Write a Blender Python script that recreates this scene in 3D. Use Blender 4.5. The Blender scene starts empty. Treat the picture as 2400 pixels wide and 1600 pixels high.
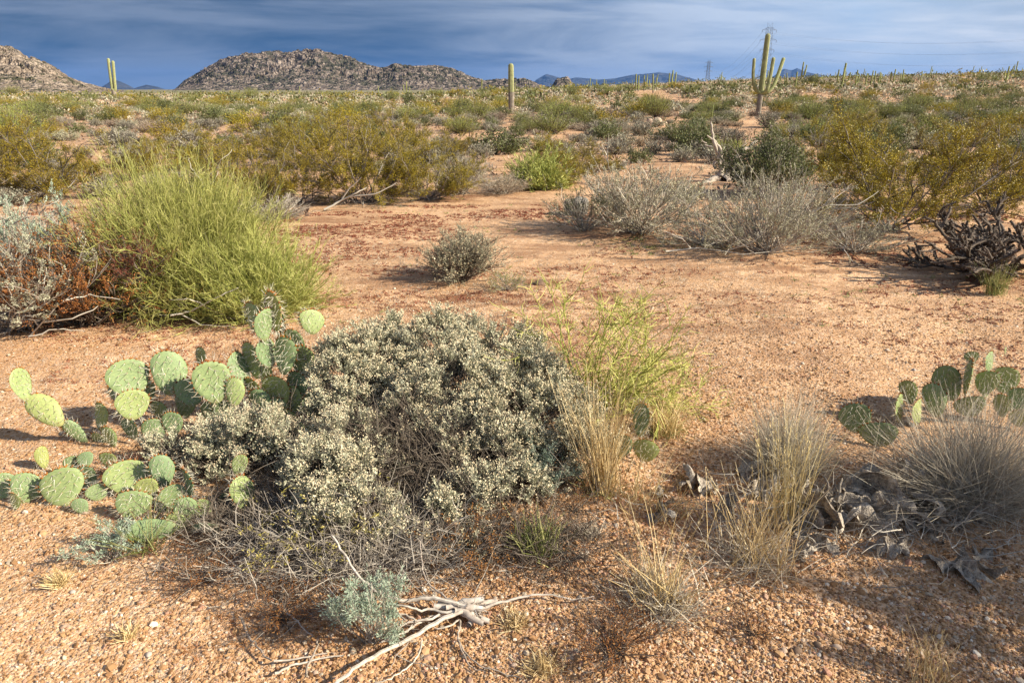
import bpy, math, random
import numpy as np
from mathutils import Vector, Matrix
PI = math.pi
S = bpy.context.scene
C = S.collection

# ------------------------------------------------------------------ camera, sky, sun, exposure
CAM_H = 1.5
PITCH = math.atan(590 / 1600)
cd = bpy.data.cameras.new('camera'); cam = bpy.data.objects.new('camera', cd); C.objects.link(cam)
cd.lens = 24; cd.sensor_width = 36; cd.clip_start = 0.05; cd.clip_end = 60000
cam.location = (0, 0, CAM_H); cam.rotation_euler = (PI / 2 - PITCH, 0, 0)
S.camera = cam
S.render.engine = 'CYCLES'
S.view_settings.view_transform = 'Standard'; S.view_settings.look = 'None'
S.view_settings.gamma = 1; S.view_settings.use_curve_mapping = False
S.view_settings.exposure = 0.94
SUN_EL = math.radians(31); SUN_AZ = math.radians(-17)      # azimuth from +x, towards the camera's side
sv = Vector((math.cos(SUN_EL) * math.cos(SUN_AZ), math.cos(SUN_EL) * math.sin(SUN_AZ), math.sin(SUN_EL)))
sl = bpy.data.lights.new('sun', 'SUN'); sl.energy = 5.0; sl.angle = math.radians(0.6); sl.color = (1.0, 0.91, 0.74)
so = bpy.data.objects.new('sun', sl); C.objects.link(so); so.rotation_euler = (-sv).to_track_quat('-Z', 'Y').to_euler()
so.location = (20, -5, 15)

W = bpy.data.worlds.new('World'); S.world = W; W.use_nodes = True
nt = W.node_tree; nt.nodes.clear()
def N(t, kind, **kw):
    n = t.nodes.new(kind)
    for k, v in kw.items():
        if k.startswith('i_'):
            n.inputs[k[2:].replace('_', ' ')].default_value = v
        else: setattr(n, k, v)
    return n
def L(t, a, b): t.links.new(a, b)
def math_(t, op, a, b=None, clamp=False):
    n = t.nodes.new('ShaderNodeMath'); n.operation = op; n.use_clamp = clamp
    for i, v in enumerate((a, b)):
        if v is None: continue
        if hasattr(v, 'is_output') or hasattr(v, 'links'): t.links.new(v, n.inputs[i])
        else: n.inputs[i].default_value = v
    return n.outputs[0]
def mixc(t, fac, a, b, mode='MIX'):
    n = t.nodes.new('ShaderNodeMix'); n.data_type = 'RGBA'; n.blend_type = mode
    for s, v in ((n.inputs[0], fac), (n.inputs[6], a), (n.inputs[7], b)):
        if hasattr(v, 'links'): t.links.new(v, s)
        elif isinstance(v, (int, float)): s.default_value = v
        else: s.default_value = (*v, 1) if len(v) == 3 else v
    return n.outputs[2]
def ramp(t, fac, stops, interp='LINEAR'):
    n = t.nodes.new('ShaderNodeValToRGB'); n.color_ramp.interpolation = interp
    e = n.color_ramp.elements
    while len(e) < len(stops): e.new(0.5)
    for el, (p, c) in zip(e, stops):
        el.position = p; el.color = (*c, 1) if len(c) == 3 else c
    if fac is not None: t.links.new(fac, n.inputs[0])
    return n.outputs[0]

sky = N(nt, 'ShaderNodeTexSky', sky_type='NISHITA', sun_disc=False, sun_elevation=SUN_EL,
        sun_rotation=math.atan2(sv.x, sv.y), altitude=600, air_density=1.0, dust_density=0.6, ozone_density=2.0)
tc = N(nt, 'ShaderNodeTexCoord'); sep = N(nt, 'ShaderNodeSeparateXYZ'); L(nt, tc.outputs['Generated'], sep.inputs[0])
zz = math_(nt, 'ADD', math_(nt, 'MAXIMUM', sep.outputs[2], 0.0), 0.10)
cx = math_(nt, 'DIVIDE', sep.outputs[0], zz); cy = math_(nt, 'DIVIDE', sep.outputs[1], zz)
comb = N(nt, 'ShaderNodeCombineXYZ'); L(nt, cx, comb.inputs[0]); L(nt, cy, comb.inputs[1])
def cloudnoise(loc, rot, sc, scale, detail, dist=0.0, rough=0.55):
    m = N(nt, 'ShaderNodeMapping'); m.inputs['Location'].default_value = loc; m.inputs['Rotation'].default_value = (0, 0, rot)
    m.inputs['Scale'].default_value = sc; L(nt, comb.outputs[0], m.inputs[0])
    n = N(nt, 'ShaderNodeTexNoise'); n.inputs['Scale'].default_value = scale; n.inputs['Detail'].default_value = detail
    n.inputs['Distortion'].default_value = dist; n.inputs['Roughness'].default_value = rough
    L(nt, m.outputs[0], n.inputs['Vector']); return n.outputs[0]
veil = cloudnoise((3.1, 1.7, 0), 0.25, (0.30, 0.60, 1), 0.9, 6, 0.6)
def bandnoise(loc, rot, scale, detail, dist, rough=0.55):
    m = N(nt, 'ShaderNodeMapping'); m.inputs['Location'].default_value = loc; m.inputs['Rotation'].default_value = (0, rot, 0); m.inputs['Scale'].default_value = (1.6, 1.6, 13)
    L(nt, tc.outputs['Generated'], m.inputs[0]); n = N(nt, 'ShaderNodeTexNoise'); n.inputs['Scale'].default_value = scale; n.inputs['Detail'].default_value = detail
    n.inputs['Distortion'].default_value = dist; n.inputs['Roughness'].default_value = rough; L(nt, m.outputs[0], n.inputs['Vector']); return n.outputs[0]
streak = bandnoise((0.4, 0.2, 1.3), 0.05, 1.15, 8, 0.45, 0.55)
wisp = bandnoise((2.0, 0.6, 0.5), -0.06, 2.2, 7, 0.8, 0.55)
skyc = mixc(nt, 1.0, sky.outputs[0], (0.72, 0.86, 1.16), 'MULTIPLY')
# thick grey-blue cloud deck on the left, thinner pale cloud towards the sun on the right
dotn = N(nt, 'ShaderNodeVectorMath', operation='DOT_PRODUCT'); L(nt, tc.outputs['Generated'], dotn.inputs[0]); dotn.inputs[1].default_value = sv
side = math_(nt, 'MULTIPLY_ADD', dotn.outputs['Value'], 1.0, True); side.node.inputs[2].default_value = 0.68
deckc = ramp(nt, side, [(0.0, (0.15, 0.68, 1.55)), (0.30, (0.22, 0.78, 1.8)), (0.52, (0.85, 1.70, 3.2)), (0.68, (2.4, 3.7, 5.9)), (0.84, (4.6, 6.1, 8.2)), (1.0, (4.4, 5.4, 6.8))])
palec = ramp(nt, side, [(0.0, (2.6, 3.2, 4.3)), (0.35, (2.8, 3.5, 4.7)), (0.7, (6.6, 7.5, 8.9)), (1.0, (7.4, 8.0, 9.0))])
base = mixc(nt, ramp(nt, sep.outputs[2], [(0.22, (0.97,) * 3), (0.75, (0.30,) * 3)]), skyc, deckc)
v1 = ramp(nt, veil, [(0.42, (0, 0, 0)), (0.66, (1, 1, 1))])
v2 = ramp(nt, streak, [(0.45, (0, 0, 0)), (0.57, (1, 1, 1))])
v3 = ramp(nt, wisp, [(0.46, (0, 0, 0)), (0.68, (1, 1, 1))])
f1 = math_(nt, 'MULTIPLY', v1, 0.20)
f2 = math_(nt, 'MULTIPLY', v2, 0.66)
f3 = math_(nt, 'MULTIPLY', math_(nt, 'MULTIPLY', v3, 0.9), side)
thin = ramp(nt, sep.outputs[2], [(0.25, (1, 1, 1)), (0.8, (0.25,) * 3)])
f1, f2, f3 = [math_(nt, 'MULTIPLY', f_, thin) for f_ in (f1, f2, f3)]
col = mixc(nt, f1, base, palec); col = mixc(nt, f2, col, palec); col = mixc(nt, f3, col, palec)
hz_ = ramp(nt, sep.outputs[2], [(0.0, (1, 1, 1)), (0.045, (0, 0, 0))]); col = mixc(nt, math_(nt, 'MULTIPLY', hz_, 0.34), col, palec)
bg = N(nt, 'ShaderNodeBackground'); bg.inputs[1].default_value = 0.054
L(nt, col, bg.inputs[0])
wo = N(nt, 'ShaderNodeOutputWorld'); L(nt, bg.outputs[0], wo.inputs[0])

# ------------------------------------------------------------------ pixel geometry of the place (photo 2400 x 1600)
cp, sp_ = math.cos(PITCH), math.sin(PITCH)
def ray(px, py):
    a = (px - 1200) / 1600; b = (800 - py) / 1600
    return np.array([a, cp + b * sp_, -sp_ + b * cp])
def G(px, py, z=0.0):
    r = ray(px, py); t = (z - CAM_H) / r[2]
    return np.array([r[0] * t, r[1] * t, z])
def P(px, py, Y):
    r = ray(px, py); t = Y / r[1]
    return np.array([r[0] * t, Y, CAM_H + r[2] * t])

def hash2(ix, iy, seed):
    h = (ix.astype(np.int64) * 374761393 + iy.astype(np.int64) * 668265263 + seed * 1274126177) & 0xffffffff
    h = ((h ^ (h >> 13)) * 1274126177) & 0xffffffff
    h = (h ^ (h >> 16)) & 0xffff
    return h / 65535.0
def vnoise(x, y, seed=0):
    x = np.asarray(x, float); y = np.asarray(y, float)
    ix = np.floor(x); iy = np.floor(y); fx = x - ix; fy = y - iy
    fx = fx * fx * (3 - 2 * fx); fy = fy * fy * (3 - 2 * fy)
    a = hash2(ix, iy, seed); b = hash2(ix + 1, iy, seed); c = hash2(ix, iy + 1, seed); d = hash2(ix + 1, iy + 1, seed)
    return (a * (1 - fx) + b * fx) * (1 - fy) + (c * (1 - fx) + d * fx) * fy
def fbm(x, y, seed=0, octv=4):
    s = 0; a = 0.5; t = 0
    for o in range(octv):
        s = s + a * vnoise(x * 2 ** o, y * 2 ** o, seed + o); t += a; a *= 0.5
    return s / t - 0.5
def voro(x, y, seed=0):
    ix = np.floor(x); iy = np.floor(y); best = np.full(np.shape(x), 9.0); idv = np.zeros(np.shape(x))
    for dx in (-1, 0, 1):
        for dy in (-1, 0, 1):
            cx_ = ix + dx; cy_ = iy + dy
            px_ = cx_ + hash2(cx_, cy_, seed); py_ = cy_ + hash2(cx_, cy_, seed + 7)
            d = np.hypot(px_ - x, py_ - y); m = d < best
            best = np.where(m, d, best); idv = np.where(m, hash2(cx_, cy_, seed + 13), idv)
    return best, idv
def sstep(a, b, x):
    t = np.clip((x - a) / (b - a), 0, 1); return t * t * (3 - 2 * t)
def Hgt(x, y):
    x = np.asarray(x, float); y = np.asarray(y, float)
    az = x / np.maximum(y, 1.0)
    R = np.interp(az, [-0.9, -0.5, -0.15, 0.0, 0.12, 0.3, 0.45, 0.7, 1.2], [0.2, 0.0, 0.2, 1.2, 1.9, 3.0, 3.7, 4.6, 5.5])
    R = R * sstep(28, 165, y)
    r = np.hypot(x, y)
    n = fbm(x / 9, y / 9, 3, 3) * 0.5 * sstep(9, 30, r) + fbm(x / 28, y / 28, 9, 2) * 1.1 * sstep(25, 80, r)
    n = n + fbm(x / 0.9, y / 0.9, 21, 3) * 0.05 * sstep(0.5, 3, r)
    n = n + fbm(x * 4, y * 4, 31, 2) * 0.018 * (1 - sstep(6, 14, r))
    return R + n
def T(px, py, far=170.0):
    """where the line of sight through a pixel meets the terrain"""
    r = ray(px, py); y = np.exp(np.linspace(math.log(1.1), math.log(far), 900)); t = y / r[1]
    x = r[0] * t; z = CAM_H + r[2] * t
    h = Hgt(x, y); k = np.nonzero(z <= h)[0]
    i = k[0] if len(k) else len(y) - 1
    return np.array([x[i], y[i], float(Hgt(x[i], y[i]))])

# ------------------------------------------------------------------ mesh helpers
class MB:
    def __init__(s): s.v = []; s.l = []; s.n = []; s.m = []; s.t = []; s.s = []; s.nv = 0
    def add(s, v, f, mat=0, tint=0.5, smooth=False):
        v = np.asarray(v, np.float32).reshape(-1, 3); f = np.asarray(f, np.int64)
        if not len(f): return
        s.v.append(v); s.l.append((f + s.nv).ravel()); s.n.append(np.full(len(f), f.shape[1], np.int32))
        s.m.append(np.full(len(f), mat, np.int32)); t = np.asarray(tint, np.float32)
        s.t.append(np.broadcast_to(t, (len(f),)).astype(np.float32)); s.s.append(np.full(len(f), smooth, bool)); s.nv += len(v)
    def mesh(s, name, mats):
        me = bpy.data.meshes.new(name)
        v = np.concatenate(s.v); l = np.concatenate(s.l).astype(np.int32); n = np.concatenate(s.n)
        me.vertices.add(len(v)); me.vertices.foreach_set('co', v.ravel())
        me.loops.add(len(l)); me.loops.foreach_set('vertex_index', l)
        me.polygons.add(len(n)); st = np.concatenate(([0], np.cumsum(n)[:-1])).astype(np.int32)
        me.polygons.foreach_set('loop_start', st)
        for m in mats: me.materials.append(m)
        me.polygons.foreach_set('material_index', np.concatenate(s.m))
        me.polygons.foreach_set('use_smooth', np.concatenate(s.s))
        a = me.attributes.new('tint', 'FLOAT', 'FACE'); a.data.foreach_set('value', np.concatenate(s.t))
        me.update(calc_edges=True); me.validate()
        return me
    def obj(s, name, mats, parent=None):
        if not isinstance(mats, (list, tuple)): mats = [mats]
        o = bpy.data.objects.new(name, s.mesh(name, mats)); C.objects.link(o)
        if parent: o.parent = parent
        return o
def tag(o, label=None, cat=None, group=None, kind=None):
    if label: o['label'] = label
    if cat: o['category'] = cat
    if group: o['group'] = group
    if kind: o['kind'] = kind
    return o
def empty(name, loc=(0, 0, 0), rz=0):
    o = bpy.data.objects.new(name, None); C.objects.link(o); o.location = loc; o.rotation_euler = (0, 0, rz)
    o.empty_display_size = 0.1
    return o
def copy_tree(o, parent=None):
    c = o.copy(); C.objects.link(c); c.parent = parent
    for ch in o.children: copy_tree(ch, c)
    return c
def nrm(a): return a / np.maximum(np.linalg.norm(a, axis=-1, keepdims=True), 1e-9)
def tubes(mb, paths, r0, r1, mat=0, tint=0.5, sides=3, smooth=True, prof=None):
    paths = np.asarray(paths, float)
    if paths.ndim == 2: paths = paths[None]
    Nn, K, _ = paths.shape
    tg = nrm(np.gradient(paths, axis=1))
    ref = nrm(np.stack([np.sin(np.arange(Nn) * 12.9), np.cos(np.arange(Nn) * 7.3), np.sin(np.arange(Nn) * 3.1) + .3], 1))[:, None]
    a = nrm(np.cross(tg, ref)); b = np.cross(tg, a)
    if prof is None: prof = np.linspace(0, 1, K)
    r = np.reshape(r0, (-1, 1)) * (1 - prof) + np.reshape(r1, (-1, 1)) * prof
    r = np.broadcast_to(r, (Nn, K))
    if sides == 2 or (sides == 3 and np.max(r0) < 0.0023):      # hair-fine stems: one strip each, every one turned its own way
        V = np.stack([paths - 1.3 * r[..., None] * a, paths + 1.3 * r[..., None] * a], 2); idx = np.arange(Nn * K * 2).reshape(Nn, K, 2)
        F = np.stack([idx[:, :-1, 0], idx[:, :-1, 1], idx[:, 1:, 1], idx[:, 1:, 0]], -1).reshape(-1, 4); tt = np.asarray(tint, float)
        if tt.ndim == 1 and len(tt) == Nn: tt = np.repeat(tt, K - 1)
        mb.add(V, F, mat, tt, False); return
    ang = np.arange(sides) * 2 * PI / sides
    V = paths[:, :, None] + r[:, :, None, None] * (np.cos(ang)[:, None] * a[:, :, None] + np.sin(ang)[:, None] * b[:, :, None])
    idx = np.arange(Nn * K * sides).reshape(Nn, K, sides); nx = np.roll(idx, -1, axis=2)
    F = np.stack([idx[:, :-1], nx[:, :-1], nx[:, 1:], idx[:, 1:]], -1).reshape(-1, 4)
    tt = np.asarray(tint, float)
    if tt.ndim == 1 and len(tt) == Nn: tt = np.repeat(tt, (K - 1) * sides)
    mb.add(V, F, mat, tt, smooth)
def leaves(mb, rng, p, d, Ln, Wd, mat=0, tint=0.5):
    n = len(p); d = nrm(d); s = nrm(np.cross(d, rng.normal(size=(n, 3)))); Ln = np.reshape(np.broadcast_to(Ln, (n,)), (n, 1)); Wd = np.reshape(np.broadcast_to(Wd, (n,)), (n, 1))
    m = p + d * Ln * 0.55
    V = np.stack([p, m + s * Wd / 2, p + d * Ln, m - s * Wd / 2], 1)
    mb.add(V, np.arange(n * 4).reshape(n, 4), mat, tint)
OCT_V = np.array([[1, 0, 0], [-1, 0, 0], [0, 1, 0], [0, -1, 0], [0, 0, 1], [0, 0, -1]], float)
OCT_F = np.array([[0, 2, 4], [2, 1, 4], [1, 3, 4], [3, 0, 4], [2, 0, 5], [1, 2, 5], [3, 1, 5], [0, 3, 5]])
def blobs(mb, rng, p, r, mat=0, tint=0.5, jit=0.35):
    n = len(p); r = np.broadcast_to(r, (n,))
    if np.max(r) < 0.0036:
        TV = np.array([[1, 1, 1], [1, -1, -1], [-1, 1, -1], [-1, -1, 1]]) * .62; V = p[:, None] + r[:, None, None] * TV * (1 + jit * rng.normal(size=(n, 4, 1)))
        F = (np.arange(n)[:, None, None] * 4 + np.array([[0, 1, 2], [0, 3, 1], [0, 2, 3], [1, 3, 2]])).reshape(-1, 3); t = np.asarray(tint, float)
        mb.add(V, F, mat, np.repeat(t, 4) if t.ndim == 1 else t); return
    V = p[:, None] + r[:, None, None] * OCT_V * (1 + jit * rng.normal(size=(n, 6, 1)))
    F = (np.arange(n)[:, None, None] * 6 + OCT_F).reshape(-1, 3)
    t = np.asarray(tint, float)
    if t.ndim == 1: t = np.repeat(t, 8)
    mb.add(V, F, mat, t)
def grow(rng, p, d, ln, K=5, wob=0.15, pull=(0, 0, 0)):
    p = np.array(p, float); d = nrm(np.array(d, float)); n = len(p); step = np.reshape(np.broadcast_to(ln, (n,)), (n, 1)) / (K - 1)
    out = [p]; pull = np.asarray(pull, float)
    for k in range(K - 1):
        d = nrm(d + wob * rng.normal(size=(n, 3)) + pull); p = p + d * step; out.append(p)
    return np.stack(out, 1)
def sprout(rng, paths, n, t0=0.2, t1=1.0, ang=0.6, bias=1.0):
    """n points on parent paths with directions leaving them at about ang radians"""
    Nn, K, _ = paths.shape
    i = rng.integers(0, Nn, n); t = (t0 + (t1 - t0) * rng.random(n) ** (1 / bias)) * (K - 1)
    k = np.minimum(t.astype(int), K - 2); f = (t - k)[:, None]
    a = paths[i, k]; b = paths[i, k + 1]; p = a * (1 - f) + b * f; tg = nrm(b - a)
    side = nrm(np.cross(tg, rng.normal(size=(n, 3)))); an = np.abs(ang * (1 + 0.35 * rng.normal(size=(n, 1))))
    return p, nrm(tg * np.cos(an) + side * np.sin(an)), i
def fan(rng, n, tmin, tmax, a0=0, a1=2 * PI):
    az = rng.uniform(a0, a1, n); tl = tmin + (tmax - tmin) * np.sqrt(rng.random(n))
    return np.stack([np.sin(tl) * np.cos(az), np.sin(tl) * np.sin(az), np.cos(tl)], 1)

def fit(o, H, R=None, dx=0.0):
    """scale the meshes of a plant so that its crown really is H tall and R in radius"""
    ms = [c.data for c in o.children] if not isinstance(o, bpy.types.Mesh) else [o]
    V = []
    for me in ms:
        v = np.empty(len(me.vertices) * 3, np.float32); me.vertices.foreach_get('co', v); V.append(v.reshape(-1, 3))
    A = np.concatenate(V); sz = H / np.percentile(A[:, 2], 99.3); rr = np.percentile(np.hypot(A[:, 0], A[:, 1]), 95); sx = R / rr if R else sz
    for me, v in zip(ms, V): me.vertices.foreach_set('co', (v * np.array([sx, sx, sz], np.float32)).ravel()); me.update()
    return o

# ------------------------------------------------------------------ materials
def new_mat(name):
    m = bpy.data.materials.new(name); m.use_nodes = True; m.node_tree.nodes.clear(); return m, m.node_tree
def plant_mat(name, stops, rough=0.6, transl=0.0, spec=0.3, vary=0.12, noise=0.0, nscale=40):
    m, t = new_mat(name)
    at = N(t, 'ShaderNodeAttribute', attribute_name='tint')
    c = ramp(t, at.outputs['Fac'], stops)
    oi = N(t, 'ShaderNodeObjectInfo')
    hv = N(t, 'ShaderNodeHueSaturation'); L(t, c, hv.inputs['Color'])
    v = math_(t, 'MULTIPLY_ADD', oi.outputs['Random'], vary * 2); v.node.inputs[2].default_value = 1 - vary
    L(t, v, hv.inputs['Value'])
    h = math_(t, 'MULTIPLY_ADD', oi.outputs['Random'], vary * 0.12); h.node.inputs[2].default_value = 0.5 - vary * 0.06
    L(t, h, hv.inputs['Hue'])
    c = hv.outputs[0]
    if noise:
        g = N(t, 'ShaderNodeTexCoord'); nz = N(t, 'ShaderNodeTexNoise'); nz.inputs['Scale'].default_value = nscale; nz.inputs['Detail'].default_value = 5
        L(t, g.outputs['Object'], nz.inputs['Vector'])
        r = ramp(t, nz.outputs[0], [(0.3, (1 - noise,) * 3), (0.7, (1 + noise,) * 3)])
        c = mixc(t, 1.0, c, r, 'MULTIPLY')
    b = N(t, 'ShaderNodeBsdfPrincipled'); L(t, c, b.inputs['Base Color']); b.inputs['Roughness'].default_value = rough
    b.inputs['Specular IOR Level'].default_value = spec
    o = N(t, 'ShaderNodeOutputMaterial'); out = b.outputs[0]
    if transl:
        tr = N(t, 'ShaderNodeBsdfTranslucent'); L(t, c, tr.inputs[0]); mx = N(t, 'ShaderNodeMixShader'); mx.inputs[0].default_value = transl
        L(t, b.outputs[0], mx.inputs[1]); L(t, tr.outputs[0], mx.inputs[2]); out = mx.outputs[0]
    L(t, out, o.inputs[0]); return m
def st(*cs): return [(i / (len(cs) - 1), c) for i, c in enumerate(cs)]
M = {}
M['sage'] = plant_mat('sage_leaf', st((0.36, 0.365, 0.23), (0.54, 0.53, 0.37), (0.68, 0.655, 0.48)), transl=0.16)
M['sagedull'] = plant_mat('dull_sage_leaf', st((0.26, 0.25, 0.155), (0.42, 0.40, 0.265), (0.56, 0.53, 0.38)), transl=0.16)
M['cream'] = plant_mat('cream_seed_head', st((0.46, 0.36, 0.22), (0.62, 0.50, 0.33), (0.74, 0.62, 0.44)), transl=0.15)
M['dark_twig'] = plant_mat('dark_twig', st((0.06, 0.042, 0.032), (0.12, 0.09, 0.07), (0.22, 0.18, 0.14)), rough=0.8)
M['grey_twig'] = plant_mat('grey_twig', st((0.20, 0.165, 0.13), (0.37, 0.32, 0.26), (0.54, 0.49, 0.41)), rough=0.8)
M['creo_leaf'] = plant_mat('creosote_leaf', st((0.13, 0.11, 0.010), (0.29, 0.23, 0.018), (0.50, 0.365, 0.035)), transl=0.16, rough=0.45)
M['broom'] = plant_mat('broom_stem', st((0.19, 0.21, 0.045), (0.40, 0.42, 0.11), (0.64, 0.60, 0.23)), transl=0.2)
M['lime'] = plant_mat('lime_stem', st((0.22, 0.24, 0.045), (0.38, 0.38, 0.08), (0.54, 0.50, 0.17)), transl=0.1)
M['rust'] = plant_mat('rust_leaf', st((0.20, 0.06, 0.02), (0.38, 0.15, 0.04), (0.52, 0.28, 0.09)), transl=0.2)
M['rustred'] = plant_mat('red_leaf', st((0.12, 0.03, 0.016), (0.23, 0.065, 0.035), (0.36, 0.14, 0.08)), transl=0.2)
M['straw'] = plant_mat('dry_grass', st((0.38, 0.27, 0.11), (0.66, 0.50, 0.24), (0.84, 0.71, 0.43)), transl=0.16)
M['greygrass'] = plant_mat('grey_grass', st((0.26, 0.21, 0.15), (0.46, 0.40, 0.31), (0.66, 0.59, 0.47)), transl=0.15)
M['greengrass'] = plant_mat('green_grass', st((0.12, 0.15, 0.035), (0.25, 0.26, 0.08), (0.42, 0.38, 0.16)), transl=0.16)
M['palo'] = plant_mat('pale_green_leaf', st((0.13, 0.155, 0.03), (0.26, 0.285, 0.06), (0.40, 0.41, 0.13)), transl=0.2)
M['jojoba'] = plant_mat('dull_green_leaf', st((0.055, 0.070, 0.020), (0.13, 0.145, 0.05), (0.25, 0.26, 0.12)), transl=0.2)
M['bursage'] = plant_mat('grey_leaf', st((0.16, 0.145, 0.105), (0.29, 0.265, 0.20), (0.44, 0.40, 0.31)), transl=0.15, vary=0.25)
M['tan'] = plant_mat('tan_leaf', st((0.24, 0.17, 0.12), (0.38, 0.29, 0.21), (0.52, 0.42, 0.31)), transl=0.1, vary=0.22)
M['yellowsprig'] = plant_mat('yellow_sprig', st((0.30, 0.27, 0.05), (0.45, 0.38, 0.10), (0.6, 0.5, 0.2)), transl=0.2)
M['bluesage'] = plant_mat('blue_green_leaf', st((0.20, 0.27, 0.19), (0.34, 0.41, 0.30), (0.50, 0.55, 0.43)), transl=0.16)
M['creo_branch'] = plant_mat('creosote_branch', st((0.07, 0.055, 0.045), (0.17, 0.14, 0.12), (0.36, 0.32, 0.28)), rough=0.8)
M['driftwood'] = plant_mat('bleached_wood', st((0.30, 0.24, 0.19), (0.48, 0.41, 0.34), (0.64, 0.58, 0.50)), rough=0.85, noise=0.35, nscale=60)
M['spine'] = plant_mat('cactus_spine', st((0.55, 0.46, 0.30), (0.75, 0.70, 0.55), (0.86, 0.83, 0.72)), rough=0.5)
M['areole'] = plant_mat('cactus_areole', st((0.10, 0.03, 0.01), (0.26, 0.085, 0.012), (0.42, 0.16, 0.03)), rough=0.9)
M['chollaspine'] = plant_mat('cholla_spine', st((0.16, 0.11, 0.08), (0.32, 0.25, 0.20), (0.52, 0.45, 0.38)), rough=0.7)
M['steel'] = plant_mat('galvanised_steel', st((0.10, 0.11, 0.13), (0.13, 0.14, 0.16), (0.2, 0.2, 0.22)), rough=0.6)

def pad_mat():
    m, t = new_mat('cactus_pad'); oi = N(t, 'ShaderNodeObjectInfo'); g = N(t, 'ShaderNodeTexCoord')
    c = ramp(t, oi.outputs['Random'], [(0, (0.17, 0.24, 0.115)), (0.5, (0.22, 0.29, 0.13)), (0.8, (0.27, 0.33, 0.13)), (1, (0.33, 0.36, 0.12))])
    n = N(t, 'ShaderNodeTexNoise'); n.inputs['Scale'].default_value = 22; n.inputs['Detail'].default_value = 6; L(t, g.outputs['Object'], n.inputs['Vector'])
    r = ramp(t, n.outputs[0], [(0.3, (0.78, 0.80, 0.80)), (0.5, (1, 1, 1)), (0.72, (1.22, 1.15, 1.1))])
    c = mixc(t, 1.0, c, r, 'MULTIPLY')
    n2 = N(t, 'ShaderNodeTexNoise'); n2.inputs['Scale'].default_value = 60; n2.inputs['Detail'].default_value = 3; L(t, g.outputs['Object'], n2.inputs['Vector'])
    sc = ramp(t, n2.outputs[0], [(0.66, (0, 0, 0)), (0.74, (1, 1, 1))])
    c = mixc(t, math_(t, 'MULTIPLY', sc, 0.55), c, (0.34, 0.22, 0.10))
    # corky brown towards the foot of each pad
    s = N(t, 'ShaderNodeSeparateXYZ'); L(t, g.outputs['Generated'], s.inputs[0])
    f = ramp(t, s.outputs[2], [(0.0, (1, 1, 1)), (0.16, (0, 0, 0))])
    c = mixc(t, math_(t, 'MULTIPLY', f, 0.5), c, (0.30, 0.23, 0.11))
    b = N(t, 'ShaderNodeBsdfPrincipled'); L(t, c, b.inputs['Base Color']); b.inputs['Roughness'].default_value = 0.55
    b.inputs['Specular IOR Level'].default_value = 0.35
    bp = N(t, 'ShaderNodeBump'); bp.inputs['Strength'].default_value = 0.25; bp.inputs['Distance'].default_value = 0.004; L(t, n.outputs[0], bp.inputs['Height']); L(t, bp.outputs[0], b.inputs['Normal'])
    o = N(t, 'ShaderNodeOutputMaterial'); L(t, b.outputs[0], o.inputs[0]); return m
M['pad'] = pad_mat()
def dried_mat():
    m, t = new_mat('dried_cactus_skin'); g = N(t, 'ShaderNodeTexCoord')
    n = N(t, 'ShaderNodeTexNoise'); n.inputs['Scale'].default_value = 16; n.inputs['Detail'].default_value = 8; n.inputs['Roughness'].default_value = 0.7; L(t, g.outputs['Object'], n.inputs['Vector'])
    v = N(t, 'ShaderNodeTexVoronoi'); v.inputs['Scale'].default_value = 150; L(t, g.outputs['Object'], v.inputs['Vector'])
    c = ramp(t, n.outputs[0], [(0.30, (0.08, 0.055, 0.04)), (0.43, (0.24, 0.195, 0.15)), (0.54, (0.44, 0.375, 0.30)), (0.70, (0.76, 0.67, 0.55))])
    c = mixc(t, 0.5, c, ramp(t, v.outputs[0], [(0.1, (0.35, 0.33, 0.3)), (0.6, (1.2, 1.2, 1.2))]), 'MULTIPLY')
    b = N(t, 'ShaderNodeBsdfPrincipled'); L(t, c, b.inputs['Base Color']); b.inputs['Roughness'].default_value = 0.9
    h = math_(t, 'ADD', n.outputs[0], math_(t, 'MULTIPLY', v.outputs[0], 0.5))
    bp = N(t, 'ShaderNodeBump'); bp.inputs['Strength'].default_value = 0.8; bp.inputs['Distance'].default_value = 0.01; L(t, h, bp.inputs['Height']); L(t, bp.outputs[0], b.inputs['Normal'])
    o = N(t, 'ShaderNodeOutputMaterial'); L(t, b.outputs[0], o.inputs[0]); return m
M['dried'] = dried_mat()
def sag_mat(name, stops, noise=0.25):
    return plant_mat(name, stops, rough=0.7, vary=0.1, noise=noise, nscale=6)
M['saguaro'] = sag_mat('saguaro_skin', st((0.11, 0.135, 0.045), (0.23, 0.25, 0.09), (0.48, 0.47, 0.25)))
M['sagbark'] = sag_mat('saguaro_bark', st((0.10, 0.08, 0.06), (0.20, 0.165, 0.13), (0.36, 0.31, 0.25)), 0.4)
M['hedgehog'] = sag_mat('hedgehog_skin', st((0.07, 0.07, 0.05), (0.20, 0.18, 0.15), (0.46, 0.42, 0.37)), 0.3)

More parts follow.
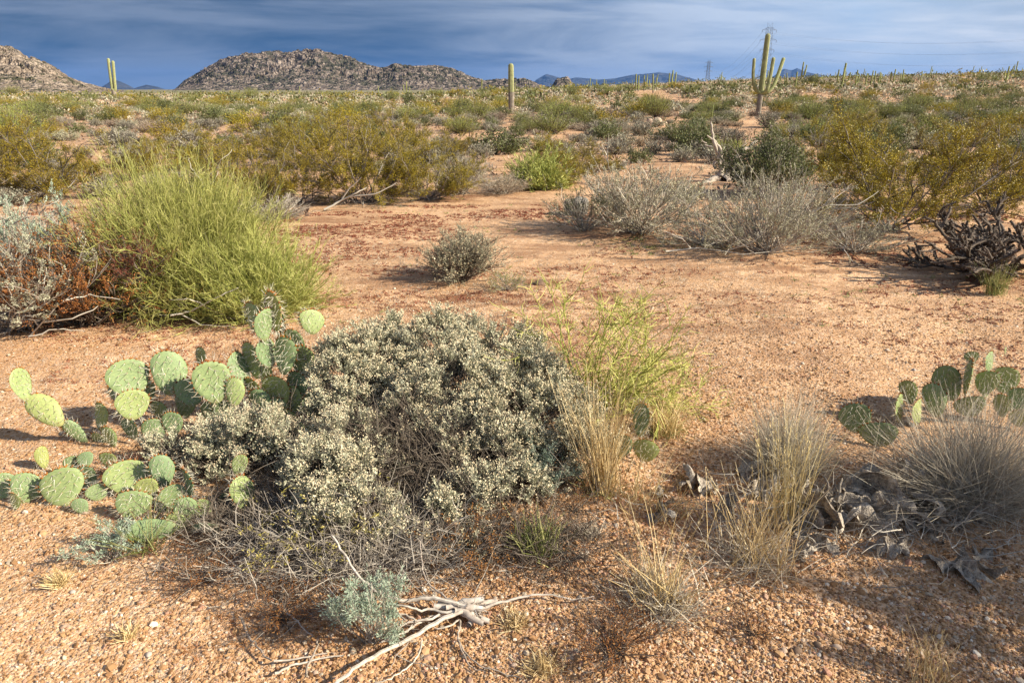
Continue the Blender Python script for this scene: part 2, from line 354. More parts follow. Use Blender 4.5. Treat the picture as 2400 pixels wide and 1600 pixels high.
def ground_mat():
    m, t = new_mat('granite_gravel'); g = N(t, 'ShaderNodeTexCoord'); ob = g.outputs['Object']
    def vor(scale, rnd=1.0):
        v = N(t, 'ShaderNodeTexVoronoi'); v.inputs['Scale'].default_value = scale; v.inputs['Randomness'].default_value = rnd; L(t, ob, v.inputs['Vector']); return v
    def noi(scale, det=5, r=0.55, sc=None, rot=0):
        n = N(t, 'ShaderNodeTexNoise'); n.inputs['Scale'].default_value = scale; n.inputs['Detail'].default_value = det; n.inputs['Roughness'].default_value = r
        if sc:
            mp = N(t, 'ShaderNodeMapping'); mp.inputs['Scale'].default_value = sc; mp.inputs['Rotation'].default_value = (0, 0, rot); L(t, ob, mp.inputs[0]); L(t, mp.outputs[0], n.inputs['Vector'])
        else: L(t, ob, n.inputs['Vector'])
        return n.outputs[0]
    va = vor(75); vb = vor(190)
    sa = N(t, 'ShaderNodeSeparateColor'); L(t, va.outputs['Color'], sa.inputs[0])
    sb = N(t, 'ShaderNodeSeparateColor'); L(t, vb.outputs['Color'], sb.inputs[0])
    stops = [(0.0, (0.28, 0.145, 0.065)), (0.25, (0.50, 0.29, 0.145)), (0.55, (0.65, 0.405, 0.225)), (0.8, (0.74, 0.50, 0.32)), (1.0, (0.86, 0.71, 0.55))]
    ca = ramp(t, sa.outputs[0], stops); cb = ramp(t, sb.outputs[0], stops)
    c = mixc(t, 0.5, ca, cb)
    big = noi(0.55, 4); c = mixc(t, 1.0, c, ramp(t, big, [(0.3, (0.80, 0.75, 0.70)), (0.7, (1.12, 1.10, 1.08))]), 'MULTIPLY')
    # fine soil between the stones
    dirt = noi(2.3, 6, 0.65); c = mixc(t, math_(t, 'MULTIPLY', ramp(t, dirt, [(0.52, (0, 0, 0)), (0.70, (1, 1, 1))]), 0.40), c, (0.44, 0.24, 0.11))
    # mats of dead red-brown annuals, in uneven drifts
    sx = N(t, 'ShaderNodeSeparateXYZ'); L(t, ob, sx.inputs[0])
    dr = noi(1.0, 7, 0.62, (1.3, 3.6, 1), 0.12); dr2 = noi(0.35, 3, 0.5)
    band = ramp(t, math_(t, 'DIVIDE', sx.outputs[1], 20), [(0.13, (0, 0, 0)), (0.22, (1, 1, 1)), (0.9, (0.7, 0.7, 0.7))])
    dm = math_(t, 'MULTIPLY', math_(t, 'MULTIPLY', ramp(t, dr, [(0.455, (0, 0, 0)), (0.575, (1, 1, 1))]), ramp(t, dr2, [(0.36, (0.25, 0.25, 0.25)), (0.58, (1, 1, 1))])), band)
    c = mixc(t, math_(t, 'MULTIPLY', dm, 0.85), c, mixc(t, noi(9, 4), (0.17, 0.055, 0.032), (0.28, 0.15, 0.07)))
    # beyond the bushes that are built one by one the ground carries a cover of tiny far shrubs
    fv = N(t, 'ShaderNodeTexVoronoi'); fv.inputs['Scale'].default_value = 0.45; L(t, ob, fv.inputs['Vector']); fs = N(t, 'ShaderNodeSeparateColor'); L(t, fv.outputs['Color'], fs.inputs[0])
    fc = ramp(t, fs.outputs[0], [(0, (0.09, 0.10, 0.04)), (0.4, (0.17, 0.17, 0.08)), (0.7, (0.24, 0.22, 0.14)), (1, (0.30, 0.25, 0.17))])
    fm = math_(t, 'MULTIPLY', ramp(t, fv.outputs['Distance'], [(0.42, (1, 1, 1)), (0.62, (0, 0, 0))]), ramp(t, math_(t, 'DIVIDE', sx.outputs[1], 400), [(0.38, (0, 0, 0)), (0.6, (1, 1, 1))]))
    fm = math_(t, 'MAXIMUM', math_(t, 'MULTIPLY', fm, 0.92), ramp(t, math_(t, 'DIVIDE', sx.outputs[1], 1000), [(0.19, (0, 0, 0)), (0.32, (0.93, 0.93, 0.93))]))
    c = mixc(t, fm, c, fc)
    b = N(t, 'ShaderNodeBsdfPrincipled'); L(t, c, b.inputs['Base Color']); b.inputs['Roughness'].default_value = 0.9; b.inputs['Specular IOR Level'].default_value = 0.2
    h = math_(t, 'ADD', math_(t, 'MULTIPLY', va.outputs['Distance'], -1.0), math_(t, 'MULTIPLY', vb.outputs['Distance'], -0.45))
    h = math_(t, 'ADD', h, math_(t, 'MULTIPLY', noi(30, 5), 0.6)); h = math_(t, 'ADD', h, math_(t, 'MULTIPLY', dm, 0.6))
    bp = N(t, 'ShaderNodeBump'); bp.inputs['Strength'].default_value = 0.7; bp.inputs['Distance'].default_value = 0.008; L(t, h, bp.inputs['Height'])
    hb = noi(7, 4); b2 = N(t, 'ShaderNodeBump'); b2.inputs['Strength'].default_value = 0.5; b2.inputs['Distance'].default_value = 0.05; L(t, hb, b2.inputs['Height']); L(t, bp.outputs[0], b2.inputs['Normal'])
    L(t, b2.outputs[0], b.inputs['Normal'])
    o = N(t, 'ShaderNodeOutputMaterial'); L(t, b.outputs[0], o.inputs[0]); return m
M['ground'] = ground_mat()
def rock_mat(name, scale, stops, shrub, bumpd, shr=(0.035, 0.045, 0.02)):
    m, t = new_mat(name); g = N(t, 'ShaderNodeTexCoord'); ob = g.outputs['Object']
    v = N(t, 'ShaderNodeTexVoronoi'); v.inputs['Scale'].default_value = scale; L(t, ob, v.inputs['Vector'])
    v2 = N(t, 'ShaderNodeTexVoronoi'); v2.inputs['Scale'].default_value = scale * 2.7; L(t, ob, v2.inputs['Vector'])
    sa = N(t, 'ShaderNodeSeparateColor'); L(t, v.outputs['Color'], sa.inputs[0])
    sb = N(t, 'ShaderNodeSeparateColor'); L(t, v2.outputs['Color'], sb.inputs[0])
    k = math_(t, 'ADD', math_(t, 'MULTIPLY', sa.outputs[0], 0.5), math_(t, 'MULTIPLY', sb.outputs[0], 0.5))
    c = ramp(t, k, stops)
    n = N(t, 'ShaderNodeTexNoise'); n.inputs['Scale'].default_value = scale * 0.8; n.inputs['Detail'].default_value = 7; n.inputs['Roughness'].default_value = 0.7; L(t, ob, n.inputs['Vector'])
    n3 = N(t, 'ShaderNodeTexNoise'); n3.inputs['Scale'].default_value = scale * 0.12; n3.inputs['Detail'].default_value = 4; L(t, ob, n3.inputs['Vector'])
    k2 = math_(t, 'ADD', n.outputs[0], math_(t, 'MULTIPLY', math_(t, 'SUBTRACT', n3.outputs[0], 0.5), 0.5))
    f = ramp(t, k2, [(shrub - 0.04, (1, 1, 1)), (shrub + 0.04, (0, 0, 0))])
    c = mixc(t, math_(t, 'MULTIPLY', f, 0.85), c, shr)
    b = N(t, 'ShaderNodeBsdfPrincipled'); L(t, c, b.inputs['Base Color']); b.inputs['Roughness'].default_value = 0.95; b.inputs['Specular IOR Level'].default_value = 0.1
    h = math_(t, 'ADD', math_(t, 'MULTIPLY', v.outputs['Distance'], -1.0), math_(t, 'MULTIPLY', v2.outputs['Distance'], -0.5))
    bp = N(t, 'ShaderNodeBump'); bp.inputs['Strength'].default_value = 1.0; bp.inputs['Distance'].default_value = bumpd; L(t, h, bp.inputs['Height']); L(t, bp.outputs[0], b.inputs['Normal'])
    o = N(t, 'ShaderNodeOutputMaterial'); L(t, b.outputs[0], o.inputs[0]); return m
rs = [(0.2, (0.15, 0.115, 0.085)), (0.5, (0.27, 0.21, 0.16)), (0.8, (0.40, 0.32, 0.25))]
M['hill'] = rock_mat('boulder_granite', 0.45, rs, 0.42, 1.6)
M['mtn'] = rock_mat('mountain_granite', 0.10, [(0.2, (0.10, 0.078, 0.062)), (0.5, (0.185, 0.145, 0.12)), (0.8, (0.31, 0.25, 0.205))], 0.47, 7.0, (0.04, 0.045, 0.03))
M['far'] = rock_mat('far_rock', 0.004, [(0.2, (0.035, 0.04, 0.045)), (0.8, (0.075, 0.075, 0.075))], 0.3, 60)

# ------------------------------------------------------------------ ground, hills, mountains, air
def build_ground():
    rad = np.concatenate([np.linspace(0.25, 9, 150), 9 * (22000 / 9) ** (np.linspace(0, 1, 130)[1:] ** 1.0)])
    # angles: finer in front of the camera
    a = np.concatenate([np.linspace(45, 135, 300, endpoint=False), np.linspace(135, 405, 70, endpoint=False)]) * PI / 180
    A, R = np.meshgrid(a, rad)
    X = R * np.cos(A); Y = R * np.sin(A); Z = Hgt(X, Y)
    nr, na = A.shape; V = np.stack([X, Y, Z], -1).reshape(-1, 3)
    idx = np.arange(nr * na).reshape(nr, na); nx = np.roll(idx, -1, 1)
    F = np.stack([idx[:-1], idx[1:], nx[1:], nx[:-1]], -1).reshape(-1, 4)
    mb = MB(); mb.add(V, F, 0, 0.5, True)
    c = np.array([[0, 0, float(Hgt(0, 0))]]); mb.add(np.concatenate([c, V[:na]]), np.stack([np.zeros(na, int), 1 + np.arange(na), 1 + (np.arange(na) + 1) % na], 1), 0, 0.5, True)
    o = mb.obj('ground', M['ground']); tag(o, kind='structure')
build_ground()

def AZ(px): return (px - 1200) / 1705
def heightfield(name, mat, pxs, pys, D, foot, nx_, ny_, amp, cell, seed, back=0.5, rough=1.0, lower=1.0):
    """a hill whose skyline, seen from the camera, follows the photograph: ridge at distance D, foot nearer"""
    az = np.linspace(AZ(pxs[0]), AZ(pxs[-1]), nx_); s = np.linspace(0, 1 + back, ny_)
    sk = np.interp(az, [AZ(p) for p in pxs], [(210 - q) / 1705 for q in pys]) * lower
    A, Sx = np.meshgrid(az, s)
    dist = D * foot + (D - D * foot) * Sx
    X = A * dist; Y = dist
    prof = np.where(Sx <= 1, np.sin(np.clip(Sx, 0, 1) * PI / 2) ** 1.25, np.maximum(0, 1 - ((Sx - 1) / back)) ** 0.8)
    Z = np.maximum(0, sk[None]) * D * prof + CAM_H * 0.8 * np.clip(Sx * 3, 0, 1)
    env = np.clip(sk[None] * D / (amp * 3 + 1e-6), 0.05, 1) * np.clip(prof * 2.2, 0.15, 1)
    rid = 0.5 - np.abs(fbm(X / (cell * 9), Y / (cell * 9), seed, 4)) * 4
    Z = Z + env * amp * rid * 1.2
    d, iv = voro(X / cell, Y / cell, seed); Z = Z + env * rough * amp * 0.9 * (iv - 0.3) * np.sqrt(np.maximum(0, 1 - d ** 2))
    d, iv = voro(X / (cell * 0.37), Y / (cell * 0.37), seed + 5); Z = Z + env * rough * amp * 0.45 * (iv - 0.3) * np.sqrt(np.maximum(0, 1 - d ** 2))
    Z = Z - 2 * (Sx <= 0) - 3 * (Sx >= s[-1])
    mb = MB(); idx = np.arange(nx_ * ny_).reshape(ny_, nx_)
    F = np.stack([idx[:-1, :-1], idx[:-1, 1:], idx[1:, 1:], idx[1:, :-1]], -1).reshape(-1, 4)
    mb.add(np.stack([X, Y, Z], -1), F, 0, 0.5, False)
    o = mb.obj(name, mat); tag(o, kind='structure'); return o
heightfield('boulder_hill', M['hill'], [-420, -200, -60, 0, 30, 60, 90, 130, 165, 200, 240, 290], [60, 90, 108, 114, 120, 128, 142, 165, 185, 196, 204, 212], 330, 0.62, 330, 150, 2.2, 4.5, 3, 0.5, 1.2, 0.88)
heightfield('granite_mountain', M['mtn'], [405, 430, 470, 500, 540, 560, 600, 650, 690, 730, 745, 770, 800, 850, 880, 900, 915, 930, 950, 1000, 1030, 1050, 1075, 1100, 1125, 1150],
            [212, 196, 178, 160, 140, 131, 128, 126, 124, 120, 115, 122, 132, 145, 160, 163, 158, 152, 152, 158, 163, 166, 176, 183, 190, 198], 1500, 0.74, 480, 110, 9, 15, 8, 0.5, 0.9, 0.86)
heightfield('granite_foothill', M['mtn'], [1085, 1130, 1180, 1230, 1262, 1290, 1305, 1330, 1350], [206, 195, 190, 188, 200, 206, 190, 186, 208], 1300, 0.85, 200, 60, 5, 9, 13, 0.5, 0.9)
def far_range(name, pxs, pys, D, seed, amp=40):
    heightfield(name, M['far'], pxs, pys, D, 0.9, 160, 26, amp, 500, seed, 0.3, 0.6)
far_range('distant_mountain', [205, 240, 262, 275, 290, 315, 345, 370, 400], [213, 205, 194, 190, 196, 208, 201, 205, 213], 9500, 31, 12)
far_range('distant_mountain', [1235, 1260, 1280, 1300, 1325, 1350, 1400, 1440, 1480, 1540, 1580, 1640, 1700], [206, 186, 177, 182, 190, 185, 190, 188, 180, 174, 178, 192, 208], 15000, 37, 25)
far_range('distant_mountain', [1770, 1800, 1820, 1832, 1850, 1862, 1875, 1890, 1910, 1940, 1960], [204, 190, 170, 164, 168, 164, 170, 174, 178, 184, 206], 17000, 41, 30)

hb = MB()
x0, x1, y0, y1, z0, z1 = -21000, 21000, -21000, 21000, -3.0, 520
hv_ = np.array([[x0, y0, z0], [x1, y0, z0], [x1, y1, z0], [x0, y1, z0], [x0, y0, z1], [x1, y0, z1], [x1, y1, z1], [x0, y1, z1]])
hb.add(hv_, [[0, 3, 2, 1], [4, 5, 6, 7], [0, 1, 5, 4], [1, 2, 6, 5], [2, 3, 7, 6], [3, 0, 4, 7]])
hm, ht = new_mat('haze_air')
pv = N(ht, 'ShaderNodeVolumePrincipled'); pv.inputs['Color'].default_value = (0.13, 0.34, 0.86, 1); pv.inputs['Density'].default_value = 0.000030
pv.inputs['Anisotropy'].default_value = 0.0
ho = N(ht, 'ShaderNodeOutputMaterial'); L(ht, pv.outputs[0], ho.inputs['Volume'])
tag(hb.obj('haze', hm), 'thin blue air between the camera and the far mountains', kind='stuff')

# ------------------------------------------------------------------ plant makers (each returns a thing with its parts at the origin)
def Rn(seed): return np.random.default_rng(seed)
def place(o, pos, rz=0, sc=1.0):
    o.location = (float(pos[0]), float(pos[1]), float(pos[2])); o.rotation_euler = (0, 0, rz)
    o.scale = (sc, sc, sc) if not hasattr(sc, '__len__') else sc
    return o

def make_creosote(seed, H=1.4, R=1.2, nl=52000, lean=(0, 0, 0), leafsz=0.019, stems=22):
    rng = Rn(seed); root = empty('creosote_bush'); b = MB(); lf = MB()
    d = fan(rng, stems, 0.15, 1.38); d = nrm(d + np.array(lean) * 0.8)
    p0 = rng.normal(size=(stems, 3)) * [0.10, 0.10, 0.0]
    tilt = np.arccos(np.clip(d[:, 2], -1, 1)); ln = (H * 1.08 + (R * 1.05 - H) * np.sin(tilt)) * rng.uniform(0.72, 1.08, stems)
    P1 = grow(rng, p0, d, ln, 9, 0.14, (0, 0, 0.045)); tubes(b, P1, 0.0085 * H, 0.003 * H, 0, rng.random(stems), 5)
    s, dd, _ = sprout(rng, P1, stems * 10, 0.18, 1.0, 0.62); L2 = rng.uniform(0.22, 0.55, len(s)) * H * 0.6
    P2 = grow(rng, s, dd, L2, 6, 0.16, (0, 0, 0.08)); tubes(b, P2, 0.0045 * H, 0.002 * H, 0, rng.random(len(s)), 3)
    s, dd, _ = sprout(rng, P2, stems * 95, 0.25, 1.0, 0.6); L3 = rng.uniform(0.07, 0.17, len(s)) * H * 0.8
    P3 = grow(rng, s, dd, L3, 4, 0.18, (0, 0, 0.10)); tubes(b, P3, 0.0022 * H, 0.001 * H, 0, rng.random(len(s)) * 0.6, 3)
    cl = rng.random(len(P3))
    w = np.clip(P3[:, -1, 2] / H, 0.05, 1) ** 0.4 ; w = w / w.sum()
    keep = rng.choice(len(P3), size=int(len(P3) * 0.8), p=w, replace=False)
    q, dq, i = sprout(rng, P3[keep], nl, 0.1, 1.0, 0.75); q = q + rng.normal(size=q.shape) * 0.013 * H
    tt = np.clip(0.55 * cl[keep][i] + 0.45 * rng.random(nl), 0, 1)
    leaves(lf, rng, q, dq + rng.normal(size=q.shape) * 0.4, rng.uniform(0.6, 1.3, nl) * leafsz, rng.uniform(0.5, 0.9, nl) * leafsz * 0.85, 0, tt)
    b.obj('branches', M['creo_branch'], root); lf.obj('foliage', M['creo_leaf'], root)
    return root

def make_twig_shrub(seed, name, H, R, leafmat, nl, leafsz, stems=60, twigmat='grey_twig', tiltmin=0.1, tiltmax=1.25, flowers=0, bare=0.0, lump=0.25, leafw=0.4,
                    n2=7, n3=22, rad=0.006, up=0.05, t3=0.35, flmat='cream', fsz=0.004, zmin=0.0, fluff=0.0):
    rng = Rn(seed); root = empty(name); b = MB(); lf = MB()
    d = fan(rng, stems, tiltmin, tiltmax); tilt = np.arccos(np.clip(d[:, 2], -1, 1)); az = np.arctan2(d[:, 1], d[:, 0])
    lm = 1 + lump * (np.sin(az * 3 + seed) * 0.5 + np.sin(az * 5 + seed * 2.1) * 0.3 + rng.normal(size=stems) * 0.4) * np.clip(tilt, 0.3, 1)
    ln = (H * (1 - np.sin(tilt)) + R * 1.05 * np.sin(tilt)) * lm * 0.85
    P1 = grow(rng, rng.normal(size=(stems, 3)) * [R * .08, R * .08, 0], d, ln, 7, 0.12, (0, 0, up)); P1[..., 2] = np.maximum(P1[..., 2], zmin)
    tubes(b, P1, rad, rad * 0.4, 0, rng.random(stems), 4)
    s, dd, _ = sprout(rng, P1, stems * n2, 0.35, 1.0, 0.5); P2 = grow(rng, s, dd, rng.uniform(0.12, 0.34, len(s)) * H, 4, 0.15, (0, 0, 0.1)); P2[..., 2] = np.maximum(P2[..., 2], zmin)
    tubes(b, P2, rad * 0.42, rad * 0.2, 0, rng.random(len(s)), 2 if rad * .42 < .003 else 3)
    s, dd, _ = sprout(rng, P2, stems * n3, t3, 1.0, 0.5); P3 = grow(rng, s, dd, rng.uniform(0.05, 0.15, len(s)) * H, 3, 0.15, (0, 0, 0.12)); P3[..., 2] = np.maximum(P3[..., 2], zmin)
    tubes(b, P3, rad * 0.2, rad * 0.1, 0, rng.random(len(s)) * 0.7, 3)
    b.obj('twigs', M[twigmat], root)
    if nl:
        k = np.nonzero(rng.random(len(P3)) >= bare)[0]
        q, dq, i = sprout(rng, P3[k], nl, 0.0, 1.0, 0.7); cl = rng.random(len(k))
        q = q + rng.normal(size=q.shape) * (leafsz * 0.3 + fluff)
        leaves(lf, rng, q, dq + rng.normal(size=q.shape) * .3, rng.uniform(0.6, 1.3, nl) * leafsz, rng.uniform(0.7, 1.2, nl) * leafsz * leafw, 0, 0.5 * cl[i] + 0.5 * rng.random(nl))
        lf.obj('foliage', M[leafmat], root)
    if flowers:
        fl = MB(); j = rng.integers(0, len(P3), flowers); q = P3[j, -1] + rng.normal(size=(flowers, 3)) * fsz * 1.5
        blobs(fl, rng, q, rng.uniform(0.7, 1.3, flowers) * fsz, 0, rng.random(flowers)); fl.obj('seed_heads', M[flmat], root)['kind'] = 'stuff'
    return root

def make_broom(seed, name, H, R, n, mat='broom', rad=0.0022, K=5, lump=0.2, tiltmax=1.45, dead=200, basew=0.25):
    """dense brush of thin upright stems; stem tips make an uneven dome"""
    rng = Rn(seed); root = empty(name); b = MB()
    nc = 70; cd_ = fan(rng, nc, 0.0, tiltmax); cl = 1 + lump * rng.normal(size=nc)
    d = fan(rng, n // 12, 0.0, tiltmax); j = np.argmax(d @ cd_.T, axis=1)
    tilt = np.arccos(d[:, 2]); ln = (H * np.cos(tilt) ** 1.2 + R * np.sin(tilt)) * cl[j] * rng.uniform(0.62, 0.92, len(d))
    P1 = grow(rng, rng.normal(size=(len(d), 3)) * [R * basew, R * basew, 0], d, ln, 6, 0.13, (0, 0, 0.02)); tubes(b, P1, rad * 1.7, rad, 0, 0.35 * rng.random(len(d)), 3)
    s, dd, i = sprout(rng, P1, n // 3, 0.15, 1.0, 0.35); P2 = grow(rng, s, dd, rng.uniform(0.08, 0.21, len(s)) * H, K, 0.20, (0, 0, 0.02))
    P2[..., 2] = np.maximum(P2[..., 2], 0.01); ct = rng.random(len(d))
    tubes(b, P2, rad, rad * 0.6, 0, 0.5 * rng.random(len(s)) + 0.3 * ct[i], 2)
    s, dd, i = sprout(rng, P2, n, 0.2, 1.0, 0.5); P3 = grow(rng, s, dd, rng.uniform(0.06, 0.14, len(s)) * H, 4, 0.22, (0, 0, 0.06))
    P3[..., 2] = np.maximum(P3[..., 2], 0.01)
    tubes(b, P3, rad * 0.7, rad * 0.45, 0, 0.35 + 0.65 * rng.random(len(s)), 2)
    b.obj('stems', M[mat], root)
    if dead:
        k = MB(); d = fan(rng, dead, 0.5, 1.5); P4 = grow(rng, rng.normal(size=(dead, 3)) * [R * .3, R * .3, 0], d, rng.uniform(.4, .95, dead) * R, 6, 0.18, (0, 0, 0.0)); P4[..., 2] = np.abs(P4[..., 2]) + .005
        tubes(k, P4, rad * 1.8, rad * .8, 0, rng.random(dead), 3); k.obj('dead_twigs', M['grey_twig'], root)
    return root

def make_grass(seed, name, n, H, spread, mat, arch=0.03, rad=0.0012, tmax=0.7, heads=0, K=6, lo=0.45, basal=0, basalmat='greengrass', base=0.035):
    rng = Rn(seed); root = empty(name); b = MB()
    d = fan(rng, n, 0.0, tmax); p = rng.normal(size=(n, 3)) * [base, base, 0]
    P1 = grow(rng, p, d, rng.uniform(lo, 1.0, n) * H, K, 0.05, (0, 0, -arch)); P1[..., 2] = np.maximum(P1[..., 2], 0.004)
    tubes(b, P1, rad, rad * 0.35, 0, rng.random(n), 3)
    if heads:
        j = rng.choice(n, min(heads, n), replace=False); s, dd, _ = sprout(rng, P1[j], heads * 14, 0.72, 1.0, 0.25)
        leaves(b, rng, s, dd, rng.uniform(.008, .02, len(s)), 0.0022, 0, 0.5 + .5 * rng.random(len(s)))
    b.obj('blades', M[mat], root)
    if basal:
        k = MB(); d = fan(rng, basal, 0.2, 1.3); P2 = grow(rng, rng.normal(size=(basal, 3)) * [base * 1.3, base * 1.3, 0], d, rng.uniform(.2, .5, basal) * spread, 5, 0.08, (0, 0, -0.03)); P2[..., 2] = np.maximum(P2[..., 2], 0.004)
        tubes(k, P2, rad * 1.1, rad * .4, 0, rng.random(basal), 3); k.obj('basal_blades', M[basalmat], root)
    return root

# ---- prickly pear pads
def pad_shape(seed, w=0.8, thick=0.11, asym=0.0, crumple=0.0, nu=26, nv=12):
    """pad of unit length standing on the origin along +Z, broad in X, thin in Y"""
    rng = Rn(seed); rr = np.linspace(0, 1, nv); th = np.linspace(0, 2 * PI, nu, endpoint=False)
    def outline(t):
        z = 0.5 - 0.5 * np.cos(t); s = np.sign(np.sin(t)); u = z
        half = 0.5 * w * (np.clip(4 * u * (1 - u), 0, 1) ** 0.5) * (0.62 + 0.62 * u - 0.16 * u * u) 
        return s * half + asym * u * u, z
    ox, oz = outline(th); ph = rng.uniform(0, 6, 3)
    wob = 1 + 0.025 * np.sin(3 * th + ph[0]) + 0.02 * np.sin(5 * th + ph[1])
    cx_, cz_ = asym * 0.3, 0.52
    Vs = []; Fs = []
    for side in (1, -1):
        X = cx_ + (ox - cx_)[None] * wob * rr[:, None]; Z = cz_ + (oz - cz_)[None] * rr[:, None]
        Y = side * thick / 2 * np.sqrt(np.clip(1 - rr[:, None] ** 3.2, 0, 1)) * np.ones_like(X) 
        Vs.append(np.stack([X, Y, Z], -1))
    V = np.concatenate([Vs[0].reshape(-1, 3), Vs[1].reshape(-1, 3)])
    bend = 0.10 * np.sin(V[:, 2] * 2.5 + ph[2]) * V[:, 2] + 0.05 * np.cos(V[:, 0] * 4 + ph[0]); V[:, 1] += bend
    if crumple:
        V[:, 1] += crumple * (fbm(V[:, 0] * 4 + seed, V[:, 2] * 4, seed, 3)) * 1.1; V[:, 0] += crumple * 0.8 * fbm(V[:, 0] * 3, V[:, 2] * 3 + seed, seed + 3, 3)
        V[:, 2] += crumple * 0.7 * fbm(V[:, 0] * 3 + 9, V[:, 2] * 3, seed + 5, 2)
    idx = np.arange(nu * nv).reshape(nv, nu); nx = np.roll(idx, -1, 1)
    F1 = np.stack([idx[:-1], idx[1:], nx[1:], nx[:-1]], -1).reshape(-1, 4); F2 = F1[:, ::-1] + nu * nv
    return V, np.concatenate([F1, F2]), bend, (ox * wob, oz), ph, (nu, nv)
PAD_CACHE = {}
def pad_meshes(k, w=0.8, spiny=1.0):
    key = (k, round(w, 2), spiny)
    if key in PAD_CACHE: return PAD_CACHE[key]
    rng = Rn(500 + k); asym = [0.0, 0.07, -0.08, 0.04, -0.03][k % 5]
    V, F, bend, (ox, oz), ph, _ = pad_shape(500 + k, w, 0.105, asym)
    mb = MB(); mb.add(V, F, 0, 0.5, True); pm = mb.mesh('pad', [M['pad']])
    def ybend(x, z): return 0.10 * np.sin(z * 2.5 + ph[2]) * z + 0.05 * np.cos(x * 4 + ph[0])
    ar = MB(); sp = MB(); pts = []; nn = []
    g = 0.145
    for r in range(7):
        for c in range(-5, 6):
            z = 0.10 + r * g * 0.92; x = (c + 0.5 * (r % 2)) * g + asym * z * z
            half = 0.5 * w * math.sqrt(max(0, 4 * z * (1 - z))) * (0.62 + 0.62 * z - 0.16 * z * z)
            if abs(x - asym * z * z) < half * 0.90 and z < 0.95:
                e = min(0.999, math.hypot((x - asym * z * z) / max(half, .01), (z - .52) / .52 * 0.9))
                yy = 0.0525 * math.sqrt(max(0.0, 1 - e ** 3.2))
                for s in (1, -1):
                    xx = x + rng.normal() * .012; z_ = z + rng.normal() * .012
                    pts.append((xx, s * yy + ybend(xx, z_), z_)); nn.append((0.3 * x, s, 0.1))
    npf = len(pts)
    th = np.linspace(0, 2 * PI, 400); 
    i = np.arange(1, len(ox))
    for q in np.linspace(2, len(ox) - 2, 20):
        a = int(q); x, z = ox[a], oz[a]
        pts.append((x, ybend(x, z), z)); nn.append((x * 2.2, 0.0, (z - 0.5) * 2))
    pts = np.array(pts); nn = nrm(np.array(nn, float))
    rim = np.arange(len(pts)) >= npf; top = np.clip(pts[:, 2], 0, 1)
    blobs(ar, rng, pts + nn * 0.004, np.where(rim, 0.016 + 0.018 * top ** 2, 0.0115), 0, rng.random(len(pts)), 0.3)
    # tufts of orange glochids on the rim, most at the top
    m = np.repeat(np.nonzero(rim)[0], 10); m = m[rng.random(len(m)) < 0.25 + 0.75 * top[m] ** 2]
    leaves(ar, rng, pts[m] + rng.normal(size=(len(m), 3)) * 0.012, nn[m] + rng.normal(size=(len(m), 3)) * 0.5, rng.uniform(.04, .085, len(m)), 0.014, 0, 0.4 + 0.6 * rng.random(len(m)))
    # spines: two or three at each areole, slanting down and out
    j = np.repeat(np.arange(len(pts)), 3); j = j[rng.random(len(j)) < 0.8 * spiny]
    down = np.array([0, 0, -0.55]); d = nn[j] * 1.0 + down * (~rim[j])[:, None] + rng.normal(size=(len(j), 3)) * 0.42
    PP = grow(rng, pts[j], d, rng.uniform(0.11, 0.24, len(j)), 3, 0.04); tubes(sp, PP, 0.0056, 0.0018, 0, rng.random(len(j)), 3)
    PAD_CACHE[key] = (pm, ar.mesh('areoles', [M['areole']]), sp.mesh('spines', [M['spine']]))
    return PAD_CACHE[key]
def set_pad(root, base, tip, w, yaw, k, spiny=1.0, label=None):
    """a pad from base to tip (world points), width w in metres, turned by yaw about its own axis (yaw > 0 turns its near face towards +x)"""
    base = Vector(base); tip = Vector(tip); ax = tip - base; ln = ax.length; z = ax.normalized()
    f = Vector((0, -1, 0.25)); y = (f - z * f.dot(z))
    if y.length < .1: y = Vector((0.2, -.3, 1)) - z * z.dot(Vector((0.2, -.3, 1)))
    y.normalize(); y = Matrix.Rotation(-math.radians(yaw) * (-1), 3, z) @ y
    if False: pass
    x = y.cross(z)
    pm, am, sm = pad_meshes(k)
    R = Matrix((x, y, z)).transposed().to_4x4(); wf = w / (ln * 0.745)
    Mx = Matrix.Translation(base - Vector(root.location)) @ R @ Matrix.Diagonal((ln * wf, ln * 0.92, ln, 1))
    o = bpy.data.objects.new('pad', pm); C.objects.link(o); o.parent = root; o.matrix_basis = Mx
    if label: o['label'] = label
    a = bpy.data.objects.new('areoles', am); C.objects.link(a); a.parent = o; a['kind'] = 'stuff'
    s = bpy.data.objects.new('spines', sm); C.objects.link(s); s.parent = o; s['kind'] = 'stuff'
    return o
def pear(name, origin, rows, conv, label, group=None):
    """rows: tip x, tip y, base x, base y, width px (crop pixels), depth Y, depth step of tip, yaw"""
    root = empty(name, (float(origin[0]), float(origin[1]), float(origin[2]))); tag(root, label, 'cactus', group)
    s, ox, oy = conv
    bpy.context.view_layer.update()
    for i, (tx, ty, bx, by, w, Y, dY, yaw) in enumerate(rows):
        b = P(bx / s + ox, by / s + oy, Y); t = P(tx / s + ox, ty / s + oy, Y + dY)
        if b[2] < 0.0: b[2] = 0.0
        depth = Y * cp + (CAM_H - b[2]) * sp_
        ww = w / s * depth / 1600 / max(0.30, abs(math.cos(math.radians(yaw))))
        set_pad(root, b, t, ww, yaw, i % 5)
    return root

